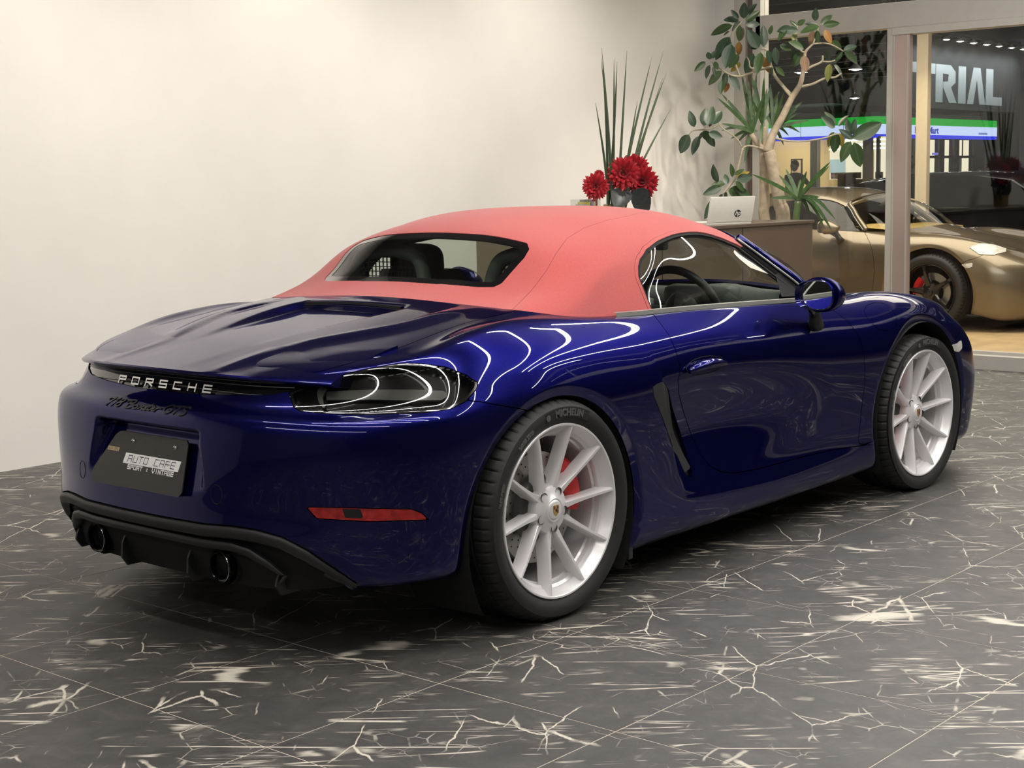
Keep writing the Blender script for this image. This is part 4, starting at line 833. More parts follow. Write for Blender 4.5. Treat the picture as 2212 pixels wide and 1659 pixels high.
# --- windscreen, A pillars and header
hl = PK.fn([13], np.linspace(0, 6, 60))[0]                        # right pillar line up to the header centre
NCW = 60; cw = surf(np.linspace(13.0, 19, NCW), [11])[:, 0]
i0 = 40
hd = PK.fn([13], np.linspace(4.0, 6, NCW))[0]; V = []
for a, b in zip(hd, cw):
    for t in np.linspace(0, 1, 8): V.append(a+(b-a)*t+np.array([.03, 0, .035])*math.sin(PI*t))
F = [(i*8+j, i*8+j+1, (i+1)*8+j+1, (i+1)*8+j) for i in range(NCW-1) for j in range(7)]; V = np.array(V); k = len(V)
mesh('windscreen', np.concatenate([V, mir(V)]), F+[tuple(i+k for i in f[::-1]) for f in F], M_SCREEN, car, True)
for side in (1, -1):
    p = hl[:41]+np.array([.022, 0, .006]); p = np.concatenate([[p[0]+[.14, -.0, -.02]], [p[0]+[.07, .0, -.008]], p[1:]]) if False else p
    w = np.linspace(.024, .017, len(p)); mb = MB(); mb.tube(p*[1, side, 1], w, 10); mb.build('windscreen_pillar', M_BLUE, car, True)
    p2 = hl[:41]+np.array([-.003, -.012, .004]); mb = MB(); mb.tube(p2*[1, side, 1], .0045, 8); mb.build('pillar_trim', M_TRIMG, car, True)
    p3 = hl[:41]+np.array([-.004, .004, -.010]); mb = MB(); mb.tube(p3*[1, side, 1], .013, 8); mb.build('pillar_seal', M_MATTB, car, True)
    # small corner pane behind the mirror
    a, b, c = hl[2], hl[17], hl[2]+np.array([-.20, -.0, .008])
    mesh('mirror_corner_panel', np.array([a+[0, -.004, 0], b+[0, -.004, 0], b+[-.045, -.006, -.004], c+[0, -.004, 0]])*[1, side, 1], [(0, 1, 2, 3)], M_MATTB, car)
p = np.concatenate([hl[38:], mir(hl[38:])[::-1][1:]])+np.array([.024, 0, -.020]); mb = MB(); mb.tube(p, .017, 10); mb.build('windscreen_header', M_BLUE, car, True)
# --- door mirrors
for s in (-1, 1):
    m = thing('door_mirror', None, None); m.parent = car
    bm = bmesh.new(); bmesh.ops.create_uvsphere(bm, u_segments=40, v_segments=24, radius=1)
    for v in bm.verts:
        x, y, z = v.co
        # housing: flat glass face to the rear, rounded shell tapering forward
        xx = .145*x if x > 0 else .006*x
        k = 1-.25*max(x, 0)**2
        zz = z*(.066-.006*y)*k; yy = y*.090*k
        v.co = (1.500+xx+.02*z*0, s*-(-.895)*1 if False else (s*(.922)+yy), .907+zz-.012*max(x, 0))
    bm.normal_update(); MB().bm(bm).build('shell', M_BLUE, m, True)
    n = 44; ring = []; 
    for k in range(n):
        t = 2*PI*k/n; cy, cz = math.cos(t), math.sin(t); e = 2.6
        ring.append((abs(cy)**(2/e)*np.sign(cy)*.076, abs(cz)**(2/e)*np.sign(cz)*(.053+.004*cy*s)))
    mb = MB(); V = [(1.4665, s*.922+a*1.08, .907+b*1.08) for a, b in ring]+[(1.4585, s*.922+a*1.04, .907+b*1.04) for a, b in ring]+[(1.4645+.10*(-a*s)+.012, s*.922+a*.97, .907+b*.97) for a, b in ring]
    mb.add(V, [(i, (i+1) % n, n+(i+1) % n, n+i) for i in range(n)]+[(n+i, n+(i+1) % n, 2*n+(i+1) % n, 2*n+i) for i in range(n)]); mb.build('glass_surround', M_BLUE, m, True, sharp=60)
    V = [(1.4642+.10*(-a*s)-.05*0+.012, s*.922+a*.97, .907+b*.97) for a, b in ring]; mesh('mirror_glass', V, [tuple(range(n)) if s > 0 else tuple(range(n-1, -1, -1))], M_MIRR, m)
    mb = MB(); mb.tube([(1.56, s*.862, .868), (1.575, s*.858, .84), (1.60, s*.850, .80), (1.615, s*.842, .775)], [.030, .024, .026, .034], 12); mb.build('foot', M_SATINB, m, True)
    mb = MB(); mb.tube([(1.505, s*.885, .862), (1.545, s*.868, .838), (1.60, s*.852, .80)], [.016, .012, .012], 8); mb.build('foot_strut', M_GLOSSB, m, True)
# --- door handles
for s in (-1, 1):
    h = thing('door_handle', None, None); h.parent = car
    def pt(x, z, l):
        u = 9+ (x-.55)/.30 if x < .85 else 10+(x-.85)/.45
        g = surf([u], np.linspace(4, 8, 41))[0]; i = np.abs(g[:, 2]-z).argmin(); return np.array([x, -s*(g[i, 1])*-1*1.0 if False else s*abs(g[i, 1])+s*l, z])
    mb = MB(); xs = np.linspace(.712, .945, 19); P_ = [pt(x, .712-.012*((x-.83)/.11)**2+.006*(x-.83), .012+.010*math.sin(PI*(x-.705)/.247)) for x in xs]; r = [.005+.0135*math.sin(PI*(i+.6)/19.2)**.6 for i in range(19)]
    mb.tube(P_, r, 14); mb.build('grip', M_BLUE, h, True)
    mb = MB(); ring = [pt(.828+.118*math.cos(t), .706+.030*math.sin(t), .0012) for t in np.linspace(0, 2*PI, 48, endpoint=False)]; mb.tube(ring, .0012, 5, closed=True); mb.build('cup_seam', M_MATTB, h)
# --- wheels (front pair turned a touch)
make_wheel(car, (0, -.893, .341), .3467, .262, .2715, 0, .42)
make_wheel(car, (2.475, -.878, .331), .336, .236, .2715, 0, PI-.05, steer=math.radians(-1.05))
make_wheel(car, (0, .893, .341), .3467, .262, .2715, 0, .42, right=False)
make_wheel(car, (2.475, .878, .331), .336, .236, .2715, 0, PI-.05, right=False, steer=math.radians(-1.05))
# --- underbody
MB().box(-.62, 3.2, -.58, .58, .14, .30, .03).build('underbody', M_MATTB, car)
MB().box(.42, 2.02, -.80, .80, .13, .19, .02).build('underbody', M_MATTB, car)
for x in (0, 2.475): MB().tube([(x, -.75, .335), (x, .75, .335)], .035, 10).build('axle', M_MATTB, car)
for s in (-1, 1):
    MB().box(.395, .42, s*.60-.09 if s > 0 else s*.85, s*.85 if s > 0 else s*.60+.09, .10, .24, .006).build('air_deflector', M_SATINB, car)
# --- interior
cab = MB().box(.30, 1.95, -.66, .66, .20, .26, .02).build('cabin_floor', M_MATTB, car)
MB().box(.16, .46, -.62, .62, .26, .875, .03).build('rear_bulkhead', M_DASH, car)
MB().box(.12, .60, -.60, .60, .868, .905, .012).build('parcel_shelf', M_GREYT, car, True, sharp=40)
for s in (-1, 1):
    MB().box(.72, 1.85, s*.70-.035, s*.70+.035, .30, .848, .02).build('door_card', M_DASH, car)
def seat(y):
    s = thing('seat', None, None, (0, y, 0)); s.parent = car
    MB().box(.86, 1.36, -.25, .25, .30, .46, .05).build('cushion', M_SEAT, s, True, sharp=60)
    bm = bmesh.new(); bmesh.ops.create_cube(bm, size=1); bmesh.ops.subdivide_edges(bm, edges=list(bm.edges), cuts=5, use_grid_fill=True)
    for v in bm.verts:
        x, yy, z = v.co; t = z+.5; w = .27-.05*max(0, t-.55)/.45-.075*max(0, t-.8)/.2
        v.co = (.86-.17*t+x*.14+.05*(2*yy)**2*(x > 0)*(t < .75), yy*2*w, .42+.60*t)
    bmesh.ops.bevel(bm, geom=list(bm.edges)[:0], offset=.01, affect='EDGES'); MB().bm(bm).build('backrest', M_SEAT, s, True)
    bm = bmesh.new(); bmesh.ops.create_uvsphere(bm, u_segments=24, v_segments=14, radius=1)
    for v in bm.verts:
        f = lambda c, e: math.copysign(abs(c)**e, c); v.co = (.672+.050*f(v.co.x, .7), .125*f(v.co.y, .55), 1.035+.085*f(v.co.z, .6))
    MB().bm(bm).build('headrest', M_SEAT, s, True)
    MB().box(.725, .745, -.10, .10, .60, .95, .008).build('shell_back', M_GREYT, s)
seat(-.365); seat(.365)
for s in (-1, 1):
    hoop = [(.50, s*.56, .88), (.505, s*.555, .97), (.515, s*.52, 1.06), (.52, s*.45, 1.092), (.52, s*.36, 1.10), (.52, s*.27, 1.092), (.515, s*.195, 1.06), (.505, s*.165, .97), (.50, s*.16, .88)]
    q = np.array(hoop); M_ = spline_matrix(9, np.linspace(0, 7.999, 50), 'nat'); MB().tube(M_@q, .027, 10).build('roll_hoop', M_GREYT, car, True)
    mb = MB()
    for k in range(17):
        y = .185+k*.0205; hgt = .20*math.sqrt(max(0, 1-((y-.36)/.185)**4)); mb.box(.512, .516, s*y-.0016, s*y+.0016, .885, .885+hgt)
    for k in range(11):
        z = .892+.018*k; hw = .17 if k < 8 else .17-.02*(k-7); mb.box(.511, .515, s*.36-hw, s*.36+hw, z, z+.003)
    mb.build('wind_deflector', M_MESH, car)
dv = []
prof = [(1.62, .60), (1.60, .72), (1.585, .80), (1.60, .862), (1.66, .893), (1.76, .897), (1.92, .885), (2.12, .868), (2.14, .80)]
for y in np.linspace(-.69, .69, 25):
    hump = .022*math.exp(-((y+.36)/.15)**2)
    for i, (x, z) in enumerate(prof): dv.append((x+.03*(abs(y)/.69)**2*(i > 3)*-2, y, z+hump*(i in (3, 4, 5))))
q = len(prof); mesh('dashboard', dv, [(i*q+j, i*q+j+1, (i+1)*q+j+1, (i+1)*q+j) for i in range(24) for j in range(q-1)], M_DASH, car, True)
MB().box(1.55, 1.64, -.10, .10, .58, .86, .02).build('centre_console', M_GREYT, car)
MB().box(.85, 1.62, -.10, .10, .30, .56, .03).build('tunnel', M_DASH, car)
for y in (-.14, -.58, .14, .58):
    mb = MB()
    for k in range(7): mb.box(1.592, 1.602, y-.05, y+.05, .800+.008*k, .803+.008*k)
    mb.build('air_outlet', M_GREYT, car)
swl = thing('steering_wheel', None, None, (1.405, -.365, .835)); swl.parent = car; swl.rotation_euler = (0, math.radians(-24), 0)
p = [(0, .178*math.cos(t), .178*math.sin(t)) for t in np.linspace(0, 2*PI, 56, endpoint=False)]
MB().tube(p, .0165, 12, closed=True).build('rim', M_SEAT, swl, True)
MB().lathe([(.0001, -.03), (.05, -.028), (.068, -.012), (.07, .02)], 32, 'x').build('hub_pad', M_SEAT, swl, True)
for a in (0, PI, -PI/2): MB().tube([(0, .05*math.cos(a), .05*math.sin(a)), (-.004, .172*math.cos(a), .172*math.sin(a))], [.018, .013], 8).build('wheel_spoke', M_GREYT, swl, True)
MB().tube([(.02, 0, 0), (.24, 0, -.05)], .035, 10).build('column', M_MATTB, swl)
MB().box(1.50, 1.60, -.53, -.20, .84, .925, .035).build('instrument_hood', M_DASH, car, True, sharp=60)
im = thing('interior_mirror', None, None, (1.66, 0, 1.085)); im.parent = car
MB().box(-.02, .02, -.115, .115, -.032, .032, .012).build('mirror_shell', M_SATINB, im); MB().tube([(.02, 0, .02), (.07, 0, .075)], .008, 8).build('stalk', M_SATINB, im)
# ------------------------------------------------------------------ leaf and stem positions of the two indoor plants (metres)
PLANT = json.loads("""{"leaf":[[5.949,2.236,2.463,5.95,2.237,2.572,"green"],[5.954,2.244,2.475,5.975,2.157,2.56,"green"],[5.851,2.217,2.455,5.806,2.249,2.513,"green"],[5.894,2.244,2.453,5.8,2.302,2.452,"green"],[5.938,2.22,2.447,6.008,2.147,2.514,"green"],[5.943,2.227,2.424,6.012,2.145,2.427,"green"],[5.782,2.225,2.408,5.71,2.352,2.356,"green"],[5.939,2.264,2.45,5.894,2.297,2.384,"green"],[5.887,2.318,2.378,5.893,2.376,2.358,"green"],[5.76,2.15,2.401,5.765,2.162,2.295,"green"],[5.894,2.205,2.396,5.917,2.246,2.313,"brown"],[5.82,2.275,2.335,5.728,2.325,2.185,"green"],[5.792,2.24,2.295,5.77,2.265,2.245,"green"],[5.827,2.201,2.297,5.866,2.226,2.203,"orange"],[5.76,2.219,2.277,5.707,2.237,2.117,"green"],[5.832,2.205,2.207,5.8,2.263,2.122,"green"],[5.934,2.252,2.157,5.894,2.31,2.1,"yellow"],[5.642,2.321,2.17,5.669,2.356,2.224,"green"],[5.699,2.345,2.181,5.738,2.327,2.24,"green"],[5.666,2.376,2.16,5.596,2.413,2.098,"green"],[5.735,2.383,2.142,5.736,2.423,2.053,"green"],[5.638,2.296,2.118,5.649,2.277,2.052,"green"],[5.682,2.312,2.157,5.671,2.275,2.103,"green"],[5.688,2.251,2.088,5.659,2.354,2.01,"green"],[5.848,2.329,2.092,5.835,2.325,1.992,"green"],[5.836,2.286,2.074,5.841,2.21,1.972,"green"],[5.869,2.317,2.019,5.858,2.336,1.953,"orange"],[5.818,2.338,2.04,5.793,2.333,1.944,"green"],[5.891,2.078,2.245,5.832,2.123,2.364,"green"],[6.047,2.136,2.264,6.043,2.13,2.41,"green"],[5.914,2.101,2.244,5.909,2.176,2.274,"green"],[6.06,2.093,2.349,6.059,2.079,2.41,"green"],[6.025,1.898,2.383,5.987,1.988,2.366,"green"],[5.961,1.893,2.372,5.911,1.933,2.3,"green"],[5.979,2.176,2.22,5.978,2.241,2.092,"green"],[5.869,2.047,2.213,5.814,2.047,2.074,"green"],[6.005,2.11,2.195,6.043,2.086,2.081,"orange"],[5.938,1.971,2.247,5.943,1.965,2.132,"green"],[5.862,1.992,2.223,5.898,1.98,2.138,"green"],[5.988,2.027,2.116,6.001,2.043,2.055,"green"],[5.904,1.95,2.107,5.96,1.908,2.049,"green"],[5.987,1.967,2.264,6.04,1.906,2.233,"green"],[6.037,1.896,2.29,6.068,1.881,2.355,"olive"],[6.114,1.899,2.388,6.09,1.945,2.438,"green"],[5.999,1.832,2.39,6.008,1.779,2.422,"green"],[6.006,1.827,2.355,5.919,1.909,2.356,"green"],[6.176,1.794,2.427,6.144,1.771,2.506,"green"],[6.243,1.79,2.409,6.296,1.729,2.469,"green"],[6.215,1.757,2.398,6.301,1.673,2.411,"green"],[6.295,1.837,2.409,6.244,1.909,2.426,"green"],[6.035,1.802,2.226,5.939,1.858,2.275,"green"],[6.177,1.877,2.238,6.122,1.912,2.31,"green"],[6.23,1.841,2.369,6.216,1.858,2.264,"brown"],[6.163,1.769,2.36,6.189,1.775,2.275,"green"],[6.151,1.704,2.358,6.161,1.66,2.269,"orange"],[6.152,1.746,2.386,6.063,1.836,2.362,"green"],[6.177,1.961,2.244,6.195,1.989,2.151,"green"],[6.192,1.911,2.227,6.169,1.956,2.126,"green"],[6.016,1.79,2.181,6.007,1.768,2.072,"brown"],[6.254,1.712,2.288,6.339,1.676,2.232,"green"],[6.281,1.627,2.219,6.343,1.563,2.246,"green"],[6.399,1.684,2.217,6.444,1.608,2.138,"green"],[6.365,1.682,2.219,6.342,1.723,2.148,"green"],[6.241,1.737,2.224,6.267,1.727,2.152,"green"],[6.246,1.715,2.129,6.198,1.711,2.018,"olive"],[6.361,1.746,2.128,6.458,1.707,2.049,"green"],[5.691,2.489,1.709,5.657,2.505,1.816,"green"],[5.692,2.409,1.713,5.727,2.41,1.835,"green"],[5.585,2.306,1.712,5.633,2.294,1.846,"green"],[5.609,2.287,1.719,5.69,2.261,1.81,"green"],[5.633,2.321,1.702,5.687,2.33,1.765,"brown"],[5.626,2.325,1.662,5.692,2.256,1.631,"green"],[5.737,2.435,1.685,5.828,2.406,1.57,"green"],[5.705,2.422,1.681,5.754,2.417,1.606,"green"],[5.632,2.382,1.671,5.638,2.413,1.614,"green"],[5.569,2.451,1.655,5.565,2.522,1.532,"green"],[5.7,2.455,1.645,5.658,2.485,1.523,"green"],[6.342,1.723,1.685,6.244,1.769,1.759,"green"],[6.38,1.736,1.708,6.345,1.805,1.8,"green"],[6.251,1.647,1.689,6.307,1.605,1.768,"green"],[6.411,1.644,1.639,6.408,1.668,1.743,"green"],[6.44,1.651,1.632,6.458,1.618,1.738,"green"],[6.318,1.567,1.602,6.433,1.416,1.703,"green"],[6.309,1.563,1.598,6.248,1.629,1.666,"green"],[6.331,1.725,1.656,6.336,1.777,1.554,"olive"],[6.312,1.698,1.647,6.329,1.722,1.515,"green"],[6.405,1.724,1.649,6.44,1.709,1.552,"yellow"],[6.253,1.548,1.583,6.216,1.611,1.453,"green"],[6.253,1.523,1.575,6.299,1.498,1.412,"green"],[6.472,1.66,1.618,6.535,1.586,1.634,"green"],[5.822,2.378,1.313,5.758,2.379,1.429,"green"],[5.864,2.342,1.305,5.777,2.392,1.299,"green"],[5.822,2.341,1.283,5.722,2.426,1.233,"green"],[5.697,2.308,1.203,5.619,2.341,1.072,"green"],[5.67,2.198,1.298,5.682,2.223,1.372,"green"],[5.851,2.271,1.349,5.814,2.256,1.438,"green"],[5.833,2.242,1.363,5.852,2.184,1.406,"green"],[5.906,2.267,1.346,5.928,2.187,1.385,"yellow"],[5.835,2.226,1.326,5.939,2.167,1.35,"green"],[5.82,2.225,1.319,5.878,2.183,1.25,"green"],[5.85,2.298,1.267,5.968,2.194,1.196,"green"],[5.848,2.305,1.26,5.874,2.234,1.191,"green"],[5.857,2.329,1.245,5.852,2.335,1.174,"green"],[5.843,2.347,1.23,5.835,2.386,1.182,"green"]],"branch":[[[[6.035,1.963,1.03],[6.023,1.977,1.134],[6.01,1.991,1.231],[5.995,2.008,1.343],[5.98,2.026,1.461],[5.968,2.04,1.528]],[0.052,0.048,0.044,0.043,0.042,0.04]],[[[5.961,2.047,1.523],[5.983,2.022,1.633],[6.007,1.994,1.706],[6.037,1.961,1.785],[6.075,1.917,1.901],[6.109,1.878,1.98],[6.124,1.861,2.067],[6.133,1.851,2.169],[6.138,1.845,2.219],[6.171,1.806,2.269]],[0.036,0.028,0.026,0.025,0.022,0.019,0.016,0.012,0.01,0.006]],[[[6.107,1.88,1.973],[6.173,1.805,1.993],[6.226,1.744,2.028],[6.27,1.694,2.034],[6.304,1.655,2.062]],[0.011,0.009,0.008,0.008,0.006]],[[[6.128,1.856,2.082],[6.172,1.806,2.117],[6.211,1.761,2.145],[6.215,1.756,2.188]],[0.01,0.009,0.008,0.006]],[[[6.213,1.759,2.148],[6.25,1.717,2.144],[6.274,1.689,2.154]],[0.006,0.006,0.005]],[[[6.068,1.925,1.909],[6.046,1.95,1.946],[6.029,1.97,1.983]],[0.009,0.008,0.006]],[[[5.955,1.979,1.617],[6.008,1.918,1.597],[6.081,1.834,1.591],[6.14,1.767,1.6],[6.198,1.7,1.617],[6.252,1.639,1.637],[6.315,1.566,1.599]],[0.008,0.007,0.006,0.006,0.006,0.005,0.004]],[[[6.138,1.845,2.212],[6.113,1.873,2.227],[6.094,1.896,2.3],[6.098,1.89,2.394]],[0.007,0.006,0.005,0.004]],[[[6.171,1.806,2.269],[6.191,1.785,2.355],[6.195,1.779,2.398]],[0.006,0.005,0.004]],[[[6.171,1.806,2.269],[6.244,1.723,2.267],[6.313,1.645,2.214]],[0.006,0.005,0.004]],[[[6.003,2.045,2.117],[5.916,2.145,2.109],[5.901,2.162,2.15],[5.889,2.176,2.194]],[0.006,0.007,0.005,0.004]],[[[6.135,1.969,1.928],[6.076,2.037,2.032],[6.047,2.071,2.121],[6.027,2.094,2.231],[5.998,2.127,2.246]],[0.012,0.011,0.01,0.008,0.005]],[[[6.021,2.055,2.119],[5.948,2.139,2.092],[5.874,2.223,2.057],[5.806,2.302,2.089],[5.738,2.38,2.164]],[0.01,0.009,0.008,0.007,0.004]],[[[5.883,2.229,2.058],[5.853,2.262,2.183],[5.839,2.279,2.3],[5.854,2.262,2.372],[5.893,2.217,2.444]],[0.008,0.007,0.006,0.006,0.004]],[[[5.927,2.239,1.558],[5.887,2.284,1.641],[5.818,2.363,1.732],[5.848,2.329,1.849],[5.858,2.318,1.908]],[0.005,0.005,0.004,0.003,0.003]],[[[5.828,2.352,1.732],[5.769,2.42,1.693],[5.705,2.493,1.687],[5.677,2.525,1.658]],[0.005,0.005,0.004,0.003]],[[[5.914,2.223,1.555],[5.889,2.252,1.4],[5.874,2.269,1.333],[5.839,2.309,1.267],[5.82,2.331,1.231]],[0.007,0.008,0.009,0.008,0.006]],[[[6.027,2.093,1.537],[5.973,2.156,1.561],[5.938,2.195,1.569],[5.914,2.223,1.555]],[0.01,0.008,0.007,0.007]]],"dstem":[[[[6.052,2.125,1.029],[6.05,2.128,1.134],[6.05,2.129,1.359],[6.047,2.132,1.523]],[0.04,0.037,0.034,0.032]],[[[6.052,2.126,1.523],[6.022,2.16,1.576],[5.987,2.2,1.651]],[0.03,0.022,0.018]],[[[6.069,2.137,1.523],[6.069,2.137,1.598],[6.061,2.145,1.702]],[0.028,0.022,0.018]],[[[6.049,2.098,1.53],[6.069,2.076,1.596],[6.076,2.068,1.67]],[0.028,0.022,0.017]]],"blade":[[5.993,2.193,1.661,6.057,2.327,2.093],[5.993,2.193,1.661,6.009,2.239,2.041],[5.993,2.193,1.661,6.057,2.199,2.092],[5.993,2.193,1.661,5.791,2.363,1.916],[5.993,2.193,1.661,5.87,2.38,1.948],[5.993,2.193,1.661,5.818,2.346,1.731],[5.993,2.193,1.661,5.849,2.366,1.681],[5.993,2.193,1.661,5.931,2.339,1.621],[5.993,2.193,1.661,6.025,2.337,1.599],[5.993,2.193,1.661,6.127,2.207,1.865],[5.993,2.193,1.661,5.95,2.219,1.861],[5.993,2.193,1.661,6.131,2.271,1.943],[5.993,2.193,1.661,5.976,2.079,1.943],[5.993,2.193,1.661,5.954,2.239,1.446],[5.993,2.193,1.661,6.029,2.172,1.676],[6.04,2.14,1.719,6.034,2.237,2.094],[6.04,2.14,1.719,6.064,2.221,2.042],[6.04,2.14,1.719,5.933,2.061,2.043],[6.04,2.14,1.719,6.112,2.111,2.008],[6.04,2.14,1.719,5.947,2.095,1.576],[6.04,2.14,1.719,6.096,2.136,1.979],[6.04,2.14,1.719,6.042,2.18,1.891],[6.04,2.14,1.719,6.201,2.095,1.958],[6.04,2.14,1.719,5.921,2.148,1.887],[6.092,2.08,1.68,6.11,2.118,2.008],[6.092,2.08,1.68,6.061,1.976,1.94],[6.092,2.08,1.68,6.084,1.921,1.807],[6.092,2.08,1.68,6.304,1.905,1.744],[6.092,2.08,1.68,6.336,2.001,1.658],[6.092,2.08,1.68,6.173,1.94,1.787],[6.092,2.08,1.68,6.156,2.085,1.934],[6.092,2.08,1.68,6.303,2.077,1.638],[6.092,2.08,1.68,6.246,2.086,1.57],[6.092,2.08,1.68,6.313,1.963,1.888],[6.092,2.08,1.68,6.241,1.972,1.827],[6.092,2.08,1.68,6.084,2.18,1.855]],"dstem2":[[[[5.878,1.763,1.035],[5.88,1.76,1.1],[5.885,1.755,1.173]],[0.024,0.023,0.022]]],"blade2":[[5.887,1.752,1.187,5.886,1.908,1.357],[5.887,1.752,1.187,5.892,1.827,1.363],[5.887,1.752,1.187,5.858,1.67,1.382],[5.887,1.752,1.187,5.915,1.516,1.442],[5.887,1.752,1.187,5.984,1.562,1.414],[5.887,1.752,1.187,5.592,1.951,1.368],[5.887,1.752,1.187,6.116,1.675,0.983],[5.887,1.752,1.187,6.07,1.558,1.037],[5.887,1.752,1.187,5.87,1.877,1.327],[5.887,1.752,1.187,6.008,1.807,1.325],[5.887,1.752,1.187,5.939,1.825,1.304],[5.887,1.752,1.187,6.042,1.742,1.059],[5.887,1.752,1.187,6.063,1.578,0.949],[5.887,1.752,1.187,5.896,1.859,1.399],[5.887,1.752,1.187,6.109,1.706,1.197],[5.887,1.752,1.187,5.947,1.655,1.308],[5.887,1.752,1.187,5.809,1.933,1.198]]}""")
# ------------------------------------------------------------------ reception counter and what stands on it
M_COUNTER = mat('bronze_counter_gloss', (.27, .205, .155), .20, .45, coat=.4, noise=.06, nscale=2.5)
M_CTOP = mat('counter_top_brown', (.15, .115, .09), .3, .2, noise=.05)
cn = thing('reception_counter', 'tall glossy brown reception counter behind the blue car', 'counter', (3.05, 1.52, 0))
MB().box(0, 2.64, .004, .70, .06, 1.03, .003).build('body', M_COUNTER, cn)
MB().box(.03, 2.60, .03, .66, 0, .06).build('plinth', M_BLACK, cn)
MB().box(-.01, 2.65, -.006, .71, 1.03, 1.05, .003).build('top', M_CTOP, cn)
for k in range(1, 3): MB().box(.88*k-.0015, .88*k+.0015, .001, .006, .06, 1.03).build('panel_seam', M_BLACK, cn)
M_LAP = mat('laptop_white', (.78, .76, .69), .38, noise=.015)
lp = thing('laptop', 'open white laptop seen from behind on the brown counter', 'laptop', (4.775, 1.60, 1.05), math.radians(-15))
V = []; MB().box(-.19, .19, 0.0, .25, 0, .018, .004).build('base', M_LAP, lp)
sc = thing('screen_lid', None, None, (0, 0, .016)); sc.parent = lp; sc.rotation_euler = (math.radians(12), 0, 0)
MB().box(-.19, .19, -.006, .002, 0, .165, .0045).build('lid', M_LAP, sc, True, sharp=50)
M_LOGO = mat('logo_ink', (.012, .010, .014), .3, noise=.02)
t_ = np.linspace(0, 2*PI, 36, endpoint=False); MB().prism([(.028*math.cos(a)+.055, .024*math.sin(a)+.055) for a in t_], -.0075, -.0062, 'y').build('logo_disc', M_LOGO, sc)
V, F = text_mesh('hp', .05, .0004, .0008, .25); mesh('logo_letters', np.stack([V[:, 0]*.9+.055, -.0078-V[:, 2], V[:, 1]*.85+.058], 1), F, M_LAP, sc)
bx = thing('card_box', 'clear acrylic box of cards left of the red flowers', 'box', (3.26, 1.58, 1.05))
M_ACR = glass('clear_acrylic', (.93, .95, .94), 1.0)
mb = MB()
for a in ((0, .15, 0, .003), (0, .15, .097, .10), (0, .003, 0, .10), (.147, .15, 0, .10)): mb.box(a[0], a[1], a[2], a[3], 0, .19)
mb.build('acrylic_wall', M_ACR, bx); MB().box(0, .15, 0, .10, 0, .004).build('acrylic_base', M_ACR, bx)
for k, c in enumerate(((.55, .50, .48), (.62, .55, .10), (.25, .20, .26), (.45, .40, .42), (.60, .50, .42), (.30, .06, .05))):
    MB().box(.035+.018*k, .047+.018*k, .012, .09, .004, .165+.012*(k % 3)).build('card', mat('card_print', c, .6, noise=.25, nscale=60), bx)
# flower arrangement
M_PET = mat('crimson_petal', (.50, .010, .022), .55, noise=.25, nscale=60, sheen=.2); M_STALK = mat('reed_green', (.052, .085, .040), .5, noise=.2, nscale=25)
M_LEAFG = mat('grey_black_leaf', (.035, .042, .042), .42, noise=.35, nscale=35, bump=.2, bscale=60); M_VASE = mat('amber_vase', (.34, .24, .09), .2, coat=.6, noise=.05)
fa = thing('flower_arrangement', 'red dahlias with tall green reeds and grey leaves in a vase', 'flowers', (3.80, 1.78, 1.05))
def rel(p, o): return [p[i]-o[i] for i in range(3)]
FO = (3.80, 1.78, 1.05)
MB().lathe([(.0001, .002), (.055, .002), (.062, .02), (.066, .15), (.060, .155), (.052, .02), (.0001, .015)], 32).build('vase', M_VASE, fa, True, sharp=40)
rnd = random.Random(3)
view = Vector((-.78, -.62, .02))
def dahlia(c, R):
    mb = MB(); ax = (view+Vector((rnd.uniform(-.25, .25), rnd.uniform(-.25, .25), rnd.uniform(-.1, .25)))).normalized(); q = ax.to_track_quat('Z', 'Y')
    for ring in range(7):
        n = (6, 9, 12, 14, 16, 16, 14)[ring]; el = math.radians((82, 66, 50, 34, 16, -2, -22)[ring]); L = R*(.42, .62, .80, .94, 1.0, 1.0, .92)[ring]
        for k in range(n):
            a = 2*PI*(k+.5*(ring % 2))/n+rnd.uniform(-.08, .08); e = el+rnd.uniform(-.08, .08); l = L*rnd.uniform(.92, 1.06); w = R*.145
            d = Vector((math.cos(a)*math.cos(e), math.sin(a)*math.cos(e), math.sin(e))); s = Vector((-math.sin(a), math.cos(a), 0)); u = d.cross(s)
            P = [d*l*.10, d*l*.55+s*w-u*w*.5, d*l*.55-u*w*.05, d*l*.55-s*w-u*w*.5, d*l*.85+s*w*.7-u*w*.35, d*l*.87, d*l*.85-s*w*.7-u*w*.35, d*l*1.04-u*w*.1]
            P = [Vector(c)+q@p for p in P]; mb.add([p[:] for p in P], [(0, 1, 2), (0, 2, 3), (1, 4, 5, 2), (2, 5, 6, 3), (4, 7, 5), (5, 7, 6)])
    f = mb.build('dahlia', M_PET, fa, True); return f
for p, R in (((3.545, 1.72, 1.310), .082), ((3.785, 1.70, 1.383), .102), ((3.985, 1.76, 1.418), .088), ((3.985, 1.70, 1.330), .100), ((3.655, 1.78, 1.375), .035)): dahlia(rel(p, FO), R)
tips = [3.634, 1.75, 2.047, 3.669, 1.75, 2.081, 3.712, 1.75, 2.116, 3.76, 1.75, 2.032, 3.806, 1.75, 2.055, 3.934, 1.75, 2.109, 4.164, 1.75, 2.087, 4.291, 1.75, 2.127, 4.257, 1.75, 1.992, 4.318, 1.75, 1.96, 3.937, 1.75, 1.812, 3.629, 1.75, 1.796, 4.337, 1.75, 1.768]
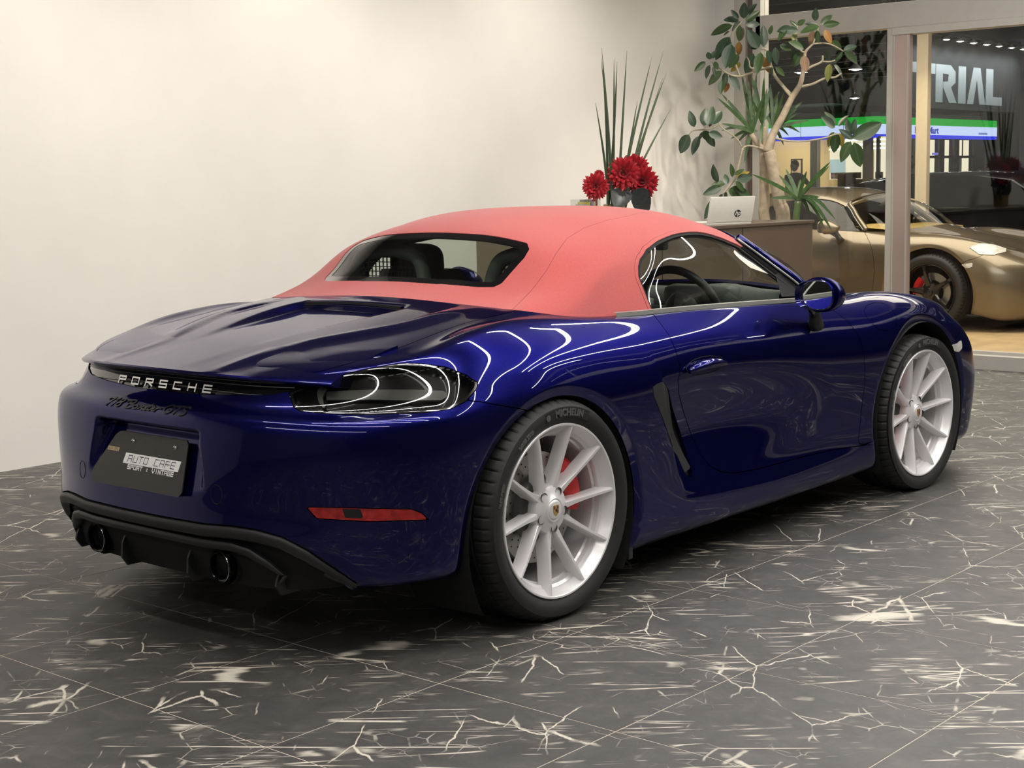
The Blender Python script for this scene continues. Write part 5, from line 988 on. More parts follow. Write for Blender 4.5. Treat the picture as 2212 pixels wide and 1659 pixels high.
for k in range(13):
    tp = np.array(tips[3*k:3*k+3])-np.array(FO)+[0, rnd.uniform(-.05, .05), 0]; b = np.array([(-.05+.10*(tp[0]+.17)/.7), rnd.uniform(-.03, .03), .05]); bow = np.array([.06*(tp[0]-.15), 0, 0])
    pts = [b+(tp-b)*t-bow*math.sin(PI*t) for t in np.linspace(0, 1, 12)]
    mb = MB(); mb.tube(pts, [.0075*(1-t**3)+.0008 for t in np.linspace(0, 1, 12)], 7); mb.build('reed', M_STALK, fa, True)
def leaf_mesh(L, W, curl=.15, fold=.12, n=8, tipw=.05, asym=0.0):
    V, F = [], []
    for i in range(n+1):
        t = i/n; w = W*(math.sin(PI*min(1, t**.85))**.75)*(1-tipw*t); z = -curl*L*t*t
        V += [(-w, t*L, z+fold*w), (-w*.5, t*L, z+fold*w*.35), (0, t*L, z), (w*.5, t*L, z+fold*w*.35), (w, t*L, z+fold*w)]
    for i in range(n):
        for j in range(4): F.append((5*i+j, 5*i+j+1, 5*i+6+j, 5*i+5+j))
    return V, F
V, F = leaf_mesh(.19, .065, .25, .25); lme = bpy.data.meshes.new('leaf'); lme.from_pydata(V, [], F); lme.materials.append(M_LEAFG); lme.polygons.foreach_set('use_smooth', [True]*len(F))
for (bx_, by_, bz_), dr, sc_ in (((-.02, -.09, .24), (-.65, -.3, -.35), 1.0), ((.03, -.10, .22), (.75, -.2, -.45), 1.15), ((.10, -.06, .22), (.95, -.1, -.12), 1.05)):
    o = link('leaf', lme, None, fa, (bx_, by_, bz_)); d = Vector(dr).normalized(); z = (Vector((-.75, -.6, .25))-d*Vector((-.75, -.6, .25)).dot(d)).normalized(); x = d.cross(z); o.rotation_euler = Matrix((x, d, z)).transposed().to_euler(); o.scale = (sc_,)*3
# ------------------------------------------------------------------ rubber fig and dragon trees behind the counter
def m_leaf(name, c0, c1, rough=.35):
    m, n, b = nt(name); tc = n.nodes.new('ShaderNodeTexCoord'); sx = n.nodes.new('ShaderNodeSeparateXYZ'); ab = n.nodes.new('ShaderNodeMath'); ab.operation = 'ABSOLUTE'
    r = n.nodes.new('ShaderNodeValToRGB'); e = r.color_ramp.elements; e[0].position = 0; e[0].color = (*[min(1, c*3.2+.03) for c in c1], 1); e[1].position = .05; e[1].color = (*c0, 1); q = e.new(.6); q.color = (*c1, 1)
    t = n.nodes.new('ShaderNodeTexNoise'); t.inputs['Scale'].default_value = 20; mx = n.nodes.new('ShaderNodeMix'); mx.data_type = 'RGBA'; mx.blend_type = 'MULTIPLY'; mx.inputs[0].default_value = .5
    n.links.new(tc.outputs['Object'], sx.inputs[0]); n.links.new(sx.outputs[0], ab.inputs[0]); k = n.nodes.new('ShaderNodeMath'); k.operation = 'MULTIPLY'; k.inputs[1].default_value = 14; n.links.new(ab.outputs[0], k.inputs[0]); n.links.new(k.outputs[0], r.inputs[0])
    n.links.new(tc.outputs['Object'], t.inputs['Vector']); n.links.new(r.outputs[0], mx.inputs[6]); n.links.new(t.outputs['Color'], mx.inputs[7]); n.links.new(mx.outputs[2], b.inputs['Base Color']); b.inputs['Roughness'].default_value = rough
    return m
ML = {'green': m_leaf('fig_leaf_green', (.080, .135, .050), (.055, .105, .036)), 'yellow': m_leaf('leaf_yellow', (.46, .34, .05), (.42, .32, .05), .5), 'orange': m_leaf('leaf_orange', (.45, .22, .05), (.38, .19, .05), .5), 'brown': m_leaf('leaf_brown', (.33, .18, .10), (.28, .17, .10), .6), 'olive': m_leaf('leaf_olive', (.24, .24, .05), (.19, .21, .04), .45)}
ML['dark'] = m_leaf('fig_leaf_dark', (.070, .115, .068), (.046, .085, .048))
M_BARK = mat('pale_bark', (.40, .33, .24), .8, noise=.22, nscale=22, bump=.5, bscale=40); M_TWIG = mat('twig', (.38, .34, .24), .7, noise=.15)
M_BLADE = mat('dragon_leaf_green', (.050, .105, .030), .42, noise=.3, nscale=30); M_POT = mat('grey_planter', (.12, .115, .11), .5, noise=.08); M_SOIL = mat('soil', (.05, .04, .03), .95, noise=.3, bump=.6, bscale=50)
def planter(t, w=.21, h=.55):
    MB().lathe([(.0001, 0), (w*.82, 0), (w, h), (w*.93, h), (w*.90, h-.05), (.0001, h-.05)], 40).build('planter', M_POT, t, True, sharp=40)
    MB().lathe([(.0001, h-.035), (w*.91, h-.045)], 24).build('soil', M_SOIL, t)
def spl(p, n=20):
    p = np.array(p, float); return spline_matrix(len(p), np.linspace(0, len(p)-1.0001, n), 'nat')@p
PO = (6.05, 1.99, 0); fig = thing('potted_plants', 'tall fig tree and strap-leaved dragon tree in one planter behind the counter', 'plant', PO); planter(fig, .155, .55)
for k, (p, r) in enumerate(PLANT['branch']):
    p = [rel(q, PO) for q in p]; r = list(r)
    if k == 0: p = [[p[0][0]+.03, p[0][1]+.03, .50]]+p; r = [r[0]]+r
    n = 6*len(p); MB().tube(spl(p, n), np.interp(np.linspace(0, 1, n), np.linspace(0, 1, len(r)), r), 10).build('trunk' if k == 0 else 'branch', M_BARK if r[0] > .015 else M_TWIG, fig, True)
lm = {}
def leaf_for(col, v):
    if (col, v) not in lm:
        V, F = leaf_mesh(1.0, (.20, .23, .27)[v], (.12, .22, .05)[v], (.30, .15, .22)[v], 8); me = bpy.data.meshes.new('leaf'); me.from_pydata(V, [], F); me.materials.append(ML[col]); me.polygons.foreach_set('use_smooth', [True]*len(F)); lm[(col, v)] = me
    return lm[(col, v)]
camv = (Vector(CAM_LOC)-Vector(PO)).normalized(); rl = random.Random(11)
for i, (ax, ay, az, bx_, by_, bz_, c) in enumerate(PLANT['leaf']):
    a, b = Vector((ax, ay, az)), Vector((bx_, by_, bz_)); d = b-a; L_ = d.length; d.normalize()
    if c == 'green' and rl.random() < .5: c = 'dark'
    z = camv+Vector((rl.uniform(-.5, .5), rl.uniform(-.5, .5), rl.uniform(-.1, .6))); z = (z-d*z.dot(d)).normalized(); x = d.cross(z)
    o = link('leaf', leaf_for(c, rl.randrange(3)), None, fig, rel(a, PO)); o.rotation_euler = Matrix((x, d, z)).transposed().to_euler(); o.scale = (L_*rl.uniform(1.0, 1.25), L_*1.08, L_)
def blade(t, a, b, O, w, drop):
    a, b = np.array(a)-O, np.array(b)-O; n = 9; L_ = np.linalg.norm(b-a); V = []
    d = b-a; h = np.cross(d, [camv.x, camv.y, camv.z]); h /= np.linalg.norm(h)+1e-9; lift = np.array([0, 0, 1.0])*L_*drop
    for i in range(n+1):
        s = i/n; p = a+d*s+lift*math.sin(PI*s**.8); q = w*(math.sin(PI*(.12+.88*s))**.6 if s < 1 else .02); V += [p-h*q, p+np.array([0, 0, -.15*q]), p+h*q]
    mesh('blade', V, [(3*i+j, 3*i+j+1, 3*i+4+j, 3*i+3+j) for i in range(n) for j in range(2)], M_BLADE, t, True)
DO = PO; dr = fig
for k, (p, r) in enumerate(PLANT['dstem']):
    p = [rel(q, DO) for q in p]; r = list(r)
    if k == 0: p = [[.05, .06, .45]]+p; r = [r[0]]+r
    MB().tube(spl(p, 24), np.interp(np.linspace(0, 1, 24), np.linspace(0, 1, len(r)), r), 12).build('stem', M_BARK, dr, True)
for q in PLANT['blade']: blade(dr, q[:3], q[3:], np.array(DO), .012, .16 if q[5] < q[2]+.05 else .04)
D2 = (5.88, 1.96, 0); d2 = thing('potted_dragon_tree', 'small dragon tree with bright green blades right of the laptop', 'plant', (5.90, 1.76, .50)); D2 = (5.90, 1.76, .50)
MB().lathe([(.0001, 0), (.065, 0), (.085, .30), (.077, .30), (.074, .27), (.0001, .27)], 28).build('planter', M_POT, d2, True, sharp=40)
p = [rel(q, D2) for q in PLANT['dstem2'][0][0]]; p = [[p[0][0], p[0][1], .25]]+p; MB().tube(spl(p, 16), .023, 10).build('stem', m_leaf('green_stem', (.10, .16, .05), (.10, .16, .05)), d2, True)
for q in PLANT['blade2']: blade(d2, q[:3], q[3:], np.array(D2), .013, .22 if q[5] < q[2] else .04)
st_ = tag(MB().box(5.815, 5.985, 1.675, 1.845, 0, .50, .01).build('plant_stand', M_POT), 'low grey plinth hidden behind the brown counter', 'stand')
# ------------------------------------------------------------------ outside the glass: display floor, bronze car, street, shops
M_WOODF = mat('tan_deck', (.46, .32, .17), .55, noise=.18, nscale=4)
gf = tag(box('floor_2', GLASS_X+.14, 13.5, -12, 9.5, -.05, 0, M_WOODF), 'tan floor of the display bay outside the glass', kind='structure')
tag(box('ground', 13.5, 60, -30, 40, -.30, -.10, mat('asphalt', (.022, .022, .023), .75, noise=.2)), 'dark asphalt of the street outside', kind='structure')
M_COLM = mat('cream_column_paint', (.72, .60, .42), .6, noise=.03)
tag(box('column', 11.05, 11.13, 3.315, 3.44, 0, 3.3, M_COLM, bev=.006), 'cream painted column outside the glass beside the door post', 'column')
spot_light('column_uplight', (10.2, 2.7, 3.0), (11, 3.3, 1.4), 70, 60, .8, (1, .82, .58))
M_SOFF = mat('dark_canopy', (.045, .045, .047), .6, noise=.1); M_BEAM = mat('canopy_beam_grey', (.10, .105, .105), .5, .3, noise=.08)
cp = thing('canopy', 'dark beamed canopy above the parking bays outside', 'canopy', (7.2, 0, 3.35))
def cy0(x): return 2.9+(x+7.2-9.0)*.475             # its free edge runs askew to the facade
MB().prism([(1.8, cy0(1.8)), (19.3, cy0(19.3)), (19.3, 24), (1.8, 24)], .30, .38, 'z').build('soffit', M_SOFF, cp)
for k in range(12): MB().box(2.2+1.5*k, 2.32+1.5*k, cy0(2.3+1.5*k)+.05, 23, 0, .30).build('beam', M_BEAM, cp)
for y in (10.6, 14.6): MB().box(2.0+(y-2.9)/.475*.0, min(19.2, 1.8+(y-3.0)/.475), y, y+.10, .08, .30).build('beam', M_SOFF, cp)
M_BULB = emis('lamp_bulb', (1, .97, .92), 60)
M_SHADE = mat('lamp_shade_white', (.7, .7, .7), .4, noise=.03)
def cone_lamp(loc, label, group, arm=None, s=1.0):
    t = thing('pendant_lamp' if arm is None else 'sign_lamp', label, 'lamp', loc, 0, group)
    MB().lathe([(.02*s, .10*s), (.03*s, .09*s), (.11*s, 0), (.105*s, 0), (.02*s, .08*s)], 18).build('shade', M_SHADE, t, True, sharp=40)
    MB().lathe([(.0001, -.02*s), (.05*s, -.012*s), (.06*s, .02*s), (.0001, .06*s)], 12).build('bulb', M_BULB, t, True)
    mb = MB()
    if arm is None: mb.tube([(0, 0, .09*s), (0, 0, .7)], .008, 6)
    else: mb.tube([(0, 0, .09*s), (0, .25, .20*s), (0, arm, .12*s)], .015, 6)
    mb.build('rod', M_BLACK, t, True)
for loc, lab in (((17.93, 8.81, 2.95), 'white cone lamp upper left, just right of the fig stem'), ((18.05, 7.93, 2.95), 'white cone lamp upper right, near the door post'), ((26.71, 14.01, 2.95), 'white cone lamp lower left, above the shop sign'), ((26.09, 12.31, 2.95), 'white cone lamp lower right, above the shop sign')):
    cone_lamp(loc, lab, 'cone lamps under the dark canopy')
# convenience shop with lit fascia: two wings meeting at a corner
M_GRN = emis('fascia_green', (.012, .36, .035), 1.0); M_WHT = emis('fascia_white', (.60, .70, 1.0), 1.05); M_BLU = emis('fascia_blue', (.035, .05, .80), 1.0)
M_WARMW = mat('shop_wall_cream', (.75, .60, .36), .8, noise=.03); M_DARKF = mat('dark_frame', (.012, .012, .012), .5, noise=.1); M_LITW = emis('shop_interior_light', (1, .90, .66), .95); M_TUBE = emis('shop_tube', (1, .97, .9), 2.2)
CX_, CY_ = 28.0, 12.8; R_END = 34.35
sh = thing('convenience_shop', 'lit convenience shop with green white and blue fascia across the street', 'shop', (CX_, CY_, -.1))
MB().box(.2, R_END-CX_-.1, .25, 7.0, 0, 2.85).build('building', mat('shop_dark_wall', (.020, .020, .021), .7, noise=.08), sh)
Z0, Z1, Z2, Z3 = 2.29, 2.33, 2.58, 2.73
fas = thing('fascia', None, None); fas.parent = sh
def fascia(axis, a0, a1):
    for nm, z0, z1, m, d in (('blue_band', Z0-.03, Z0+.05, M_BLU, -.02), ('white_panel', Z0+.05, Z2-.02, M_WHT, -.03), ('green_band', Z2-.02, Z3, M_GRN, -.02)):
        n = 6; L_ = (a1-a0)/n
        for k in range(n):
            if nm != 'white_panel' and k: continue
            u0, u1 = (a0+L_*k+.012, a0+L_*(k+1)-.012) if nm == 'white_panel' else (a0, a1)
            if axis == 'y': MB().box(d, .12, u0, u1, z0, z1).build(nm, m, fas)
            else: MB().box(u0, u1, d, .12, z0, z1).build(nm, m, fas)
fascia('y', -.0, 3.4); fascia('x', 0, R_END-CX_)
for a in (.8, 1.9): MB().box(-.034, -.028, a, a+.01, Z0, Z3).build('fascia_seam', M_DARKF, fas)
V, F = text_mesh('FamilyMart', .22, .004, .004); V = V*[1.25, 1, 1]; mesh('lettering', np.stack([V[:, 0]+2.40, -.036-V[:, 2], V[:, 1]+2.44], 1), F, emis('sign_blue_letter', (.02, .05, .45), .9), fas)
MB().box(5.25, 5.75, -.036, -.031, 2.37, 2.42).build('small_print_strip', emis('small_print_blue', (.25, .32, .7), .8), fas)
# left wing: cream wall, poster, lit windows
MB().box(.12, .20, .9, 3.6, 0, 2.3).build('cream_wall', M_WARMW, sh)
MB().box(.08, .22, 1.56, 1.72, 0, 2.3).build('post', M_DARKF, sh)
MB().box(.10, .24, 1.48, 1.56, 0, 2.3).build('post', M_BEAM, sh)
MB().box(.09, .12, 1.94, 2.24, 1.42, 1.84).build('poster_frame', M_DARKF, sh); MB().box(.085, .095, 1.97, 2.21, 1.45, 1.81).build('poster', mat('poster_print', (.50, .40, .28), .6, noise=.5, nscale=9), sh)
for y0, y1 in ((.36, 1.22), (-.18, .10)):
    w = MB().box(.10, .16, y0, y1, 1.35, 2.28).build('window', M_LITW, sh)
    for z in (2.20, 2.10, 2.01): MB().box(.06, .09, y0, y1, z, z+.035).build('tube_light', M_TUBE, w)
    MB().box(.06, .09, y0+.05, y1-.05, 1.36, 1.50).build('goods_shelf', mat('shelf_goods', (.16, .13, .10), .6, noise=.6, nscale=14), w)
MB().box(.05, .20, .10, .36, 0, 2.3).build('cream_pier', M_WARMW, sh); MB().box(.04, .2, -.06, .02, 0, 2.3).build('post', M_DARKF, sh)
MB().box(.03, .07, .80, 1.18, 1.50, 1.80).build('pale_notice', emis('notice_light', (.62, .80, .78), .7), sh)
MB().box(-.02, .10, .55, .95, 1.15, 1.46).build('dark_counter_box', M_DARKF, sh)
MB().box(-.04, .16, -.6, 1.5, .55, 1.14).build('grey_sill_wall', mat('sill_wall', (.34, .29, .22), .6, noise=.06), sh)
# right wing windows
for k, (x0, x1) in enumerate(((2.45, 2.62), (2.95, 3.40), (3.75, 4.16), (4.56, 4.82), (4.86, 5.28))):
    for z0, z1 in (((1.30, 2.24), (1.86, 2.24)) if k == 0 else ((1.86, 2.24), (1.05, 1.80))):
        if k == 0 and z0 > 1.5: continue
        if k in (3,) and z0 < 1.5: continue
        MB().box(x0, x0+(x1-x0)*.62, .16, .22, z0, z1).build('window', M_LITW, sh); MB().box(x0+(x1-x0)*.64, x1, .17, .23, z0, z1).build('window_reveal', M_BEAM, sh)
MB().box(2.0, 5.35, .10, .15, 1.80, 1.86).build('transom', M_DARKF, sh)
for x in (2.72, 3.55, 4.36, 5.30): MB().box(x-.05, x+.05, .08, .16, 0, 2.3).build('mullion', M_DARKF, sh)
MB().box(3.05, 3.30, .10, .14, 1.88, 1.93).build('small_sign', emis('small_sign_blue', (.2, .2, .7), .9), sh)
spot_light('shop_wall_light', (26.4, 14.6, 2.1), (28.1, 15.2, 1.2), 130, 120, .9, (1, .86, .58))
# dark building with big grey letters, lit from a row of lamps
M_TWALL = mat('charcoal_cladding', (.060, .062, .062), .65, noise=.06, nscale=3); M_TLET = mat('letter_grey_white', (.62, .65, .66), .6, noise=.03)
tb = thing('sign_building', 'dark building with large grey letters lit by a row of lamps', 'building', (26.5, 13.2, 0))
MB().box(0, 10.2, 0, 3.0, 2.9, 4.75).build('wall', M_TWALL, tb); MB().box(8.9, 11.2, .4, 3.0, -.1, 4.75).build('wall', M_TWALL, tb)
MB().box(-2, 11.5, -.6, 3.2, 4.95, 5.1).build('roof_edge', M_SOFF, tb)
LT = {'T': [[(0, 6), (4, 6), (4, 4.4), (2.75, 4.4), (2.75, 0), (1.25, 0), (1.25, 4.4), (0, 4.4)]], 'R': [[(0, 0), (0, 6), (3, 6), (4, 5), (4, 3.3), (3.1, 2.5), (4.3, 0), (2.7, 0), (1.5, 2.4), (1.5, 3.3), (2.5, 3.4), (2.6, 4.5), (1.4, 4.6), (1.4, 0)]], 'I': [[(0, 0), (0, 6), (1.5, 6), (1.5, 0)]], 'A': [[(0, 0), (1.5, 6), (3.2, 6), (4.6, 0), (3.1, 0), (2.35, 4), (1.5, 0)]], 'L': [[(0, 0), (0, 6), (1.5, 6), (1.5, 1.4), (3.4, 1.4), (3.4, 0)]]}
for ch, x0, kx in (('T', 30.30, .345), ('R', 31.71, .27), ('I', 32.96, .28), ('A', 33.48, .23), ('L', 34.57, .285)):
    for poly in LT[ch]:
        bm = bmesh.new(); vs = [bm.verts.new((a*kx+x0-26.5, -.012, 3.05+b*.152)) for a, b in poly]; fc = bm.faces.new(vs); bm.normal_update(); bmesh.ops.triangulate(bm, faces=[fc]); r = bmesh.ops.extrude_face_region(bm, geom=list(bm.faces)); bmesh.ops.translate(bm, vec=(0, .012, 0), verts=[v for v in r['geom'] if isinstance(v, bmesh.types.BMVert)])
        MB().bm(bm).build('letter', M_TLET, tb)
for k in range(8):
    x = 30.9+.74*k
    cone_lamp((x, 12.55, 4.44), ('leftmost', 'second', 'third', 'fourth', 'fifth', 'sixth', 'seventh', 'rightmost')[k]+(' from left' if 0 < k < 7 else '')+' of the small white lamps in the row above the large grey letters', 'lamps above the large grey letters', .62, .85)
    spot_light('sign_lamp_light', (x, 12.6, 4.40), (x, 13.25, 3.55), 26, 115, .8, (.86, .95, 1), .03)
# ------------------------------------------------------------------ bronze coupe in the display bay
M_BRZ = paint('bronze_paint', (.17, .138, .095), (.28, .225, .155), .7, .34)
M_BTAN = mat('tan_leather', (.46, .31, .10), .6, noise=.08); M_BRIM = mat('black_wheel_paint', (.012, .012, .012), .25, .3, coat=.6, noise=.05)
bz = thing('sports_car', 'bronze coupe with black five-spoke wheels parked outside the glass', 'car', (9.62, 4.63, -.015), -PI/2)
body_panels(bz, PB, FB, M_BRZ)
lin = [o for o in car.children if o.name.startswith('inner_lining')][0]; c = lin.copy(); COL.objects.link(c); c.parent = bz; c.name = 'inner_lining'
lin = [o for o in car.children if o.name.startswith('wheel_well_liner')][0]; c = lin.copy(); COL.objects.link(c); c.parent = bz; c.name = 'wheel_well_liner'
shell('roof_shell', *clip_patch(PK.P, PK.N, fmin(-f_r-.001, -f_s-.002, top_cut)), M_BRZ, bz, weld=True, depth=.012)
for side in (None, 'left'):
    shell('side_window', *clip_patch(PK.P, PK.N, f_s-.004), glass('dark_side_glass', (.30, .30, .28), 1.0), bz, mirror=side, offset=-.008, flange=False)
shell('rear_window', *clip_patch(PK.P, PK.N, f_r), M_REARG, bz, weld=True, offset=-.004, flange=False)
for nm in ('windscreen', 'dashboard', 'cabin_floor', 'rear_bulkhead', 'underbody'):
    for o in [o for o in car.children if o.name.split('.')[0] == nm]:
        c = o.copy(); COL.objects.link(c); c.parent = bz
        if nm == 'dashboard': c.data = o.data.copy(); c.data.materials.clear(); c.data.materials.append(M_BTAN)
for o in [o for o in car.children if o.name.split('.')[0] in ('windscreen_pillar', 'windscreen_header')]:
    c = o.copy(); c.data = o.data.copy(); c.data.materials.clear(); c.data.materials.append(M_BRZ); COL.objects.link(c); c.parent = bz
for o in [o for o in car.children if o.name.split('.')[0] in ('pillar_trim', 'pillar_seal', 'door_card')]:
    c = o.copy(); COL.objects.link(c); c.parent = bz
for o in [o for o in car.children if o.name.split('.')[0] == 'seat']:
    s = copy_tree(o, bz)
    for q in s.children: q.data = q.data.copy(); q.data.materials.clear(); q.data.materials.append(M_BTAN)
for o in [o for o in car.children if o.name.split('.')[0] == 'door_mirror']:
    s = copy_tree(o, bz)
    for q in s.children:
        if q.name.split('.')[0] in ('shell', 'glass_surround'): q.data = q.data.copy(); q.data.materials.clear(); q.data.materials.append(M_BRZ)
def five_spoke(root, c, right, cal):
    wh = thing('wheel', None, None, c); wh.parent = root
    if not right: wh.scale = (1, -1, 1)
    make_tyre(.330, .248, .24, 'tyre', wh)
    MB().lathe([(.249, .012), (.249, 0), (.243, .001), (.238, .008), (.226, .03), (.222, .20), (.245, .235)], 96, 'y').build('rim_barrel', M_BRIM, wh, True, sharp=35)
    for k in range(5):
        a = math.radians(30+72*k); V = []; rad = [.055, .10, .16, .215, .243]; dep = [.03, .022, .010, .004, .006]; ww = [.036, .026, .018, .017, .024]
        for r, d, w in zip(rad, dep, ww):
            for t, y in ((-w*.6, d), (w*.6, d), (w, d+.012), (w*.8, d+.045), (-w*.8, d+.045), (-w, d+.012)): V.append((r*math.cos(a)-t*math.sin(a), y, r*math.sin(a)+t*math.cos(a)))
        mesh('spoke', V, [(i*6+j, i*6+(j+1) % 6, (i+1)*6+(j+1) % 6, (i+1)*6+j) for i in range(4) for j in range(6)]+[tuple(range(5, -1, -1)), tuple(24+j for j in range(6))], M_BRIM, wh, True, sharp=40)
        b = math.radians(66+72*k); MB().lathe([(.0001, .035), (.010, .035), (.011, .045)], 8, 'y', (.06*math.cos(b), 0, .06*math.sin(b))).build('wheel_bolt', M_MATTB, wh)
    MB().lathe([(.0001, .018), (.030, .021), (.034, .03), (.075, .036), (.078, .09)], 40, 'y').build('hub', M_BRIM, wh, True, sharp=40)
    MB().prism([(-.012, .015), (.012, .015), (.013, -.002), (0, -.017), (-.013, -.002)], .0165, .0195, 'y').build('crest_shield', M_CHROME, wh)
    MB().lathe([(.10, .10), (.165, .10), (.165, .125), (.10, .125)], 56, 'y', closed=True).build('brake_disc', M_DISC, wh, True, sharp=30)
    V = []
    for i in range(11):
        t = cal+(-.5+i*.1)
        for r, y in ((.11, .09), (.135, .068), (.172, .068), (.180, .12), (.11, .12)): V.append((r*math.cos(t), y, r*math.sin(t)))
    mesh('brake_caliper', V, [(i*5+j, i*5+(j+1) % 5, (i+1)*5+(j+1) % 5, (i+1)*5+j) for i in range(10) for j in range(5)]+[tuple(range(5)), tuple(50+j for j in range(5))], M_RED, wh, True, sharp=35)
for c_, rt, cal in (((0, -.885, .345), True, .4), ((2.468, -.872, .345), True, PI-.35), ((0, .885, .345), False, .4), ((2.468, .872, .345), False, PI-.35)): five_spoke(bz, c_, rt, cal)
HEADL = [(14.95, 7.6), (15.3, 8.4), (15.9, 8.75), (16.35, 8.45), (16.3, 7.7), (15.8, 7.0), (15.25, 6.9)]
f_h = PB.sdf(HEADL)
for side in (None, 'left'): shell('headlamp', *clip_patch(PB.P, PB.N, f_h), M_CLEAR, bz, mirror=side, offset=.006, depth=.03)
# ------------------------------------------------------------------ dark cars and people further out
M_DKCAR = paint('black_car_paint', (.006, .006, .007), (.012, .012, .014), .3, .3); M_DGL = glass('car_window_dark', (.10, .10, .11), 1.0)
def dark_car(name, label, loc, rz, prof, glassp, W2, wheels):
    t = thing(name, label, 'car', loc, rz); n = len(prof); V, F = [], []
    ys = [-1, -.93, -.6, 0, .6, .93, 1]
    for k in ys:
        e = abs(k)
        for x, z in prof: s = 1-.10*max(0, (z-.85))/.6*(e > .5); V.append((x*(1-.03*e**4), k*W2*s, z-(.05*e**6)*(z > .6)))
    for i in range(len(ys)-1):
        for j in range(n): F.append((i*n+j, i*n+(j+1) % n, (i+1)*n+(j+1) % n, (i+1)*n+j))
    F += [tuple(range(n-1, -1, -1)), tuple((len(ys)-1)*n+j for j in range(n))]
    mesh('body', V, F, M_DKCAR, t, True, sharp=30)
    for s in (-1, 1):
        MB().prism(glassp, s*(W2*.955)-.006, s*(W2*.955)+.006, 'y').build('side_window', M_DGL, t)
        for wx in wheels:
            MB().lathe([(.0001, 0), (.20, 0), (.215, -.01), (.31, -.012), (.34, .01), (.34, .20), (.0001, .2)], 32, 'y', (wx, -W2*.96, .34)).build('wheel', M_RUBBER, t, True, sharp=40) if s < 0 else MB().lathe([(.0001, 0), (.20, 0), (.31, .012), (.34, -.01), (.34, -.2), (.0001, -.2)], 32, 'y', (wx, W2*.96, .34)).build('wheel', M_RUBBER, t, True, sharp=40)
    return t
SUVP = [(-2.2, .35), (-2.25, .80), (-2.15, 1.05), (-1.85, 1.50), (-1.2, 1.62), (-.2, 1.63), (.35, 1.55), (1.05, 1.10), (2.0, .98), (2.25, .75), (2.28, .35)]
dark_car('parked_car', 'black tall hatchback parked behind the bronze car', (15.6, 4.35, -.1), -PI/2, [(a, b*.90) for a, b in SUVP], [(-1.7, 1.0), (-1.45, 1.32), (-.2, 1.38), (.3, 1.32), (.85, 1.0)], .92, (-1.4, 1.4))
SEDP = [(-2.2, .30), (-2.28, .70), (-2.1, .92), (-1.3, 1.02), (-.7, 1.34), (.1, 1.38), (.8, 1.0), (2.0, .82), (2.25, .62), (2.26, .30)]
d_ = dark_car('parked_car', 'dark low car with glinting lamp right of the cream column', (20.3, 6.75, -.1), PI/2+.5, SEDP, [(-1.0, 1.04), (-.6, 1.28), (.05, 1.30), (.55, 1.02)], .88, (-1.35, 1.35))
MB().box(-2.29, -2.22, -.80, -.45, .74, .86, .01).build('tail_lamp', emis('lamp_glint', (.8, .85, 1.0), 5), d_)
MB().box(-2.29, -2.22, .45, .80, .74, .86, .01).build('tail_lamp', emis('lamp_red', (.8, .1, .12), .6), d_)
M_CLOTH = mat('dark_clothes', (.012, .012, .014), .8, noise=.15); M_SKIN = mat('skin', (.30, .18, .12), .6, noise=.05); M_HAIR = mat('dark_hair', (.008, .007, .006), .6, noise=.1)
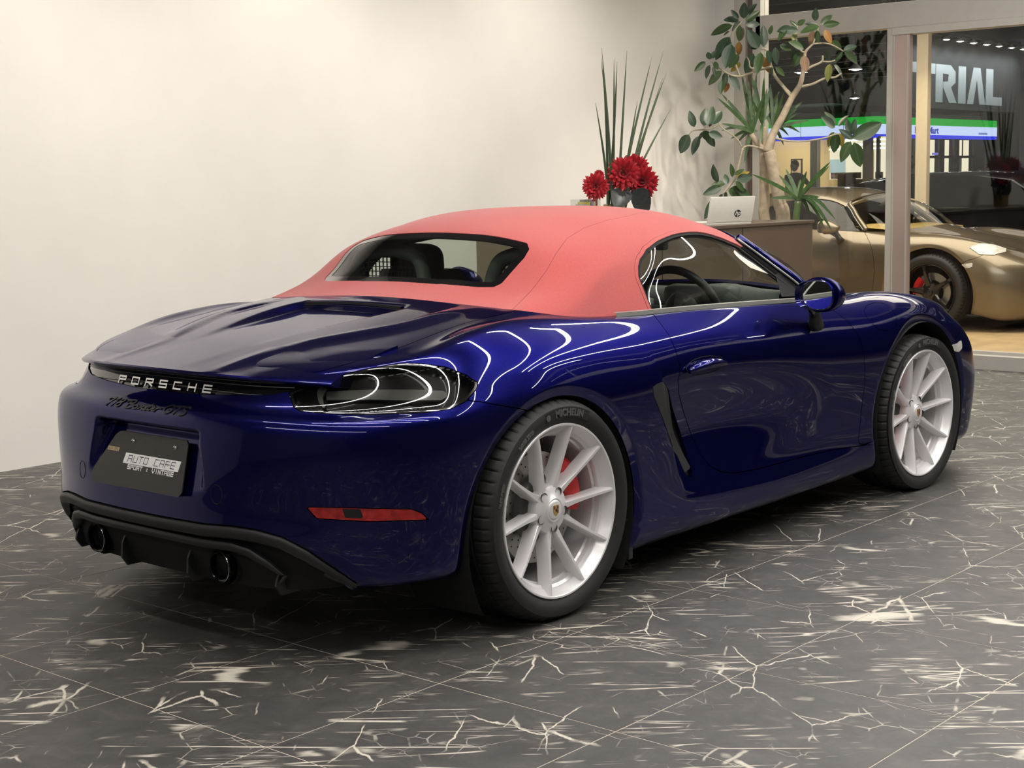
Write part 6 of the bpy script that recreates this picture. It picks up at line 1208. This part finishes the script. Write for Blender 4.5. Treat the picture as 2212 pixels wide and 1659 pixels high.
def person(name, label, loc, rz, joints, edges, radii, head):
    t = thing(name, label, 'person', loc, rz); me = bpy.data.meshes.new('body'); me.from_pydata(joints, edges, []); o = link('body', me, M_CLOTH, t)
    sk = o.modifiers.new('skin', 'SKIN'); 
    for v, r in zip(me.skin_vertices[0].data, radii): v.radius = r if isinstance(r, tuple) else (r, r)
    me.skin_vertices[0].data[0].use_root = True
    ss = o.modifiers.new('subd', 'SUBSURF'); ss.levels = 2; ss.render_levels = 2
    dg = bpy.context.evaluated_depsgraph_get(); m2 = bpy.data.meshes.new_from_object(o.evaluated_get(dg)); o.modifiers.clear(); o.data = m2; m2.polygons.foreach_set('use_smooth', [True]*len(m2.polygons))
    if not m2.materials: m2.materials.append(M_CLOTH)
    def ball(nm, c, s, m):
        bm = bmesh.new(); bmesh.ops.create_uvsphere(bm, u_segments=20, v_segments=14, radius=1)
        for v in bm.verts: v.co = (c[0]+v.co.x*s[0]*(1-.12*max(0, -v.co.z)), c[1]+v.co.y*s[1], c[2]+v.co.z*s[2])
        MB().bm(bm).build(nm, m, t, True)
    x, y, z = head; ball('head', head, (.095, .078, .115), M_SKIN); ball('hair', (x-.015, y, z+.03), (.10, .086, .10), M_HAIR); ball('nose', (x+.095, y, z-.01), (.016, .012, .02), M_SKIN)
    for s in (-1, 1): ball('ear', (x-.005, y+s*.078, z-.005), (.02, .012, .03), M_SKIN)
    return t
# standing, one arm stretched out to the left of the picture
J = [(0, 0, .95), (0, 0, 1.15), (0, 0, 1.40), (0, 0, 1.52), (0, .19, 1.42), (.10, .42, 1.30), (.20, .62, 1.22), (0, -.19, 1.42), (-.05, -.27, 1.16), (.05, -.28, .95), (0, .10, .90), (.02, .11, .50), (0, .11, .08), (.14, .12, .04), (0, -.10, .90), (-.04, -.11, .50), (-.08, -.11, .08), (.06, -.12, .04)]
E_ = [(0, 1), (1, 2), (2, 3), (2, 4), (4, 5), (5, 6), (2, 7), (7, 8), (8, 9), (0, 10), (10, 11), (11, 12), (12, 13), (0, 14), (14, 15), (15, 16), (16, 17)]
R_ = [(.16, .12), (.15, .11), (.17, .12), .055, .075, .055, .035, .075, .055, .035, .10, .065, .045, .04, .10, .065, .045, .04]
person('person', 'dark silhouetted person with outstretched arm before the cream shop wall', (26.0, 13.68, -.1), PI-.2, J, E_, R_, (.03, 0, 1.66))
J2 = [(0, 0, .55), (.06, 0, .80), (.16, 0, 1.08), (.20, 0, 1.20), (.17, .17, 1.08), (.36, .22, .88), (.58, .14, .84), (.17, -.17, 1.08), (.36, -.22, .88), (.58, -.14, .84), (.08, .10, .52), (.46, .13, .50), (.44, .13, .08), (.58, .14, .04), (.08, -.10, .52), (.46, -.13, .50), (.44, -.13, .08), (.58, -.14, .04)]
for loc, rz, lab in (((29.3, 11.6, -.1), 2.6, 'dim figure bent forward before the shop windows, right of column'), ((28.3, 11.2, -.1), 2.8, 'dim seated figure nearest the cream column, facing the shop')):
    person('person', lab, loc, rz, J2, E_, R_, (.25, 0, 1.34))
    bn = tag(MB().box(-.25, .22, -.3, .3, .0, .41, .02).build('street_seat', M_DARKF, None, loc=loc), 'dark block seat under a dim figure at the shop' + (' windows' if loc[0] > 29 else ' near the column'), 'seat', 'seats outside the shop')
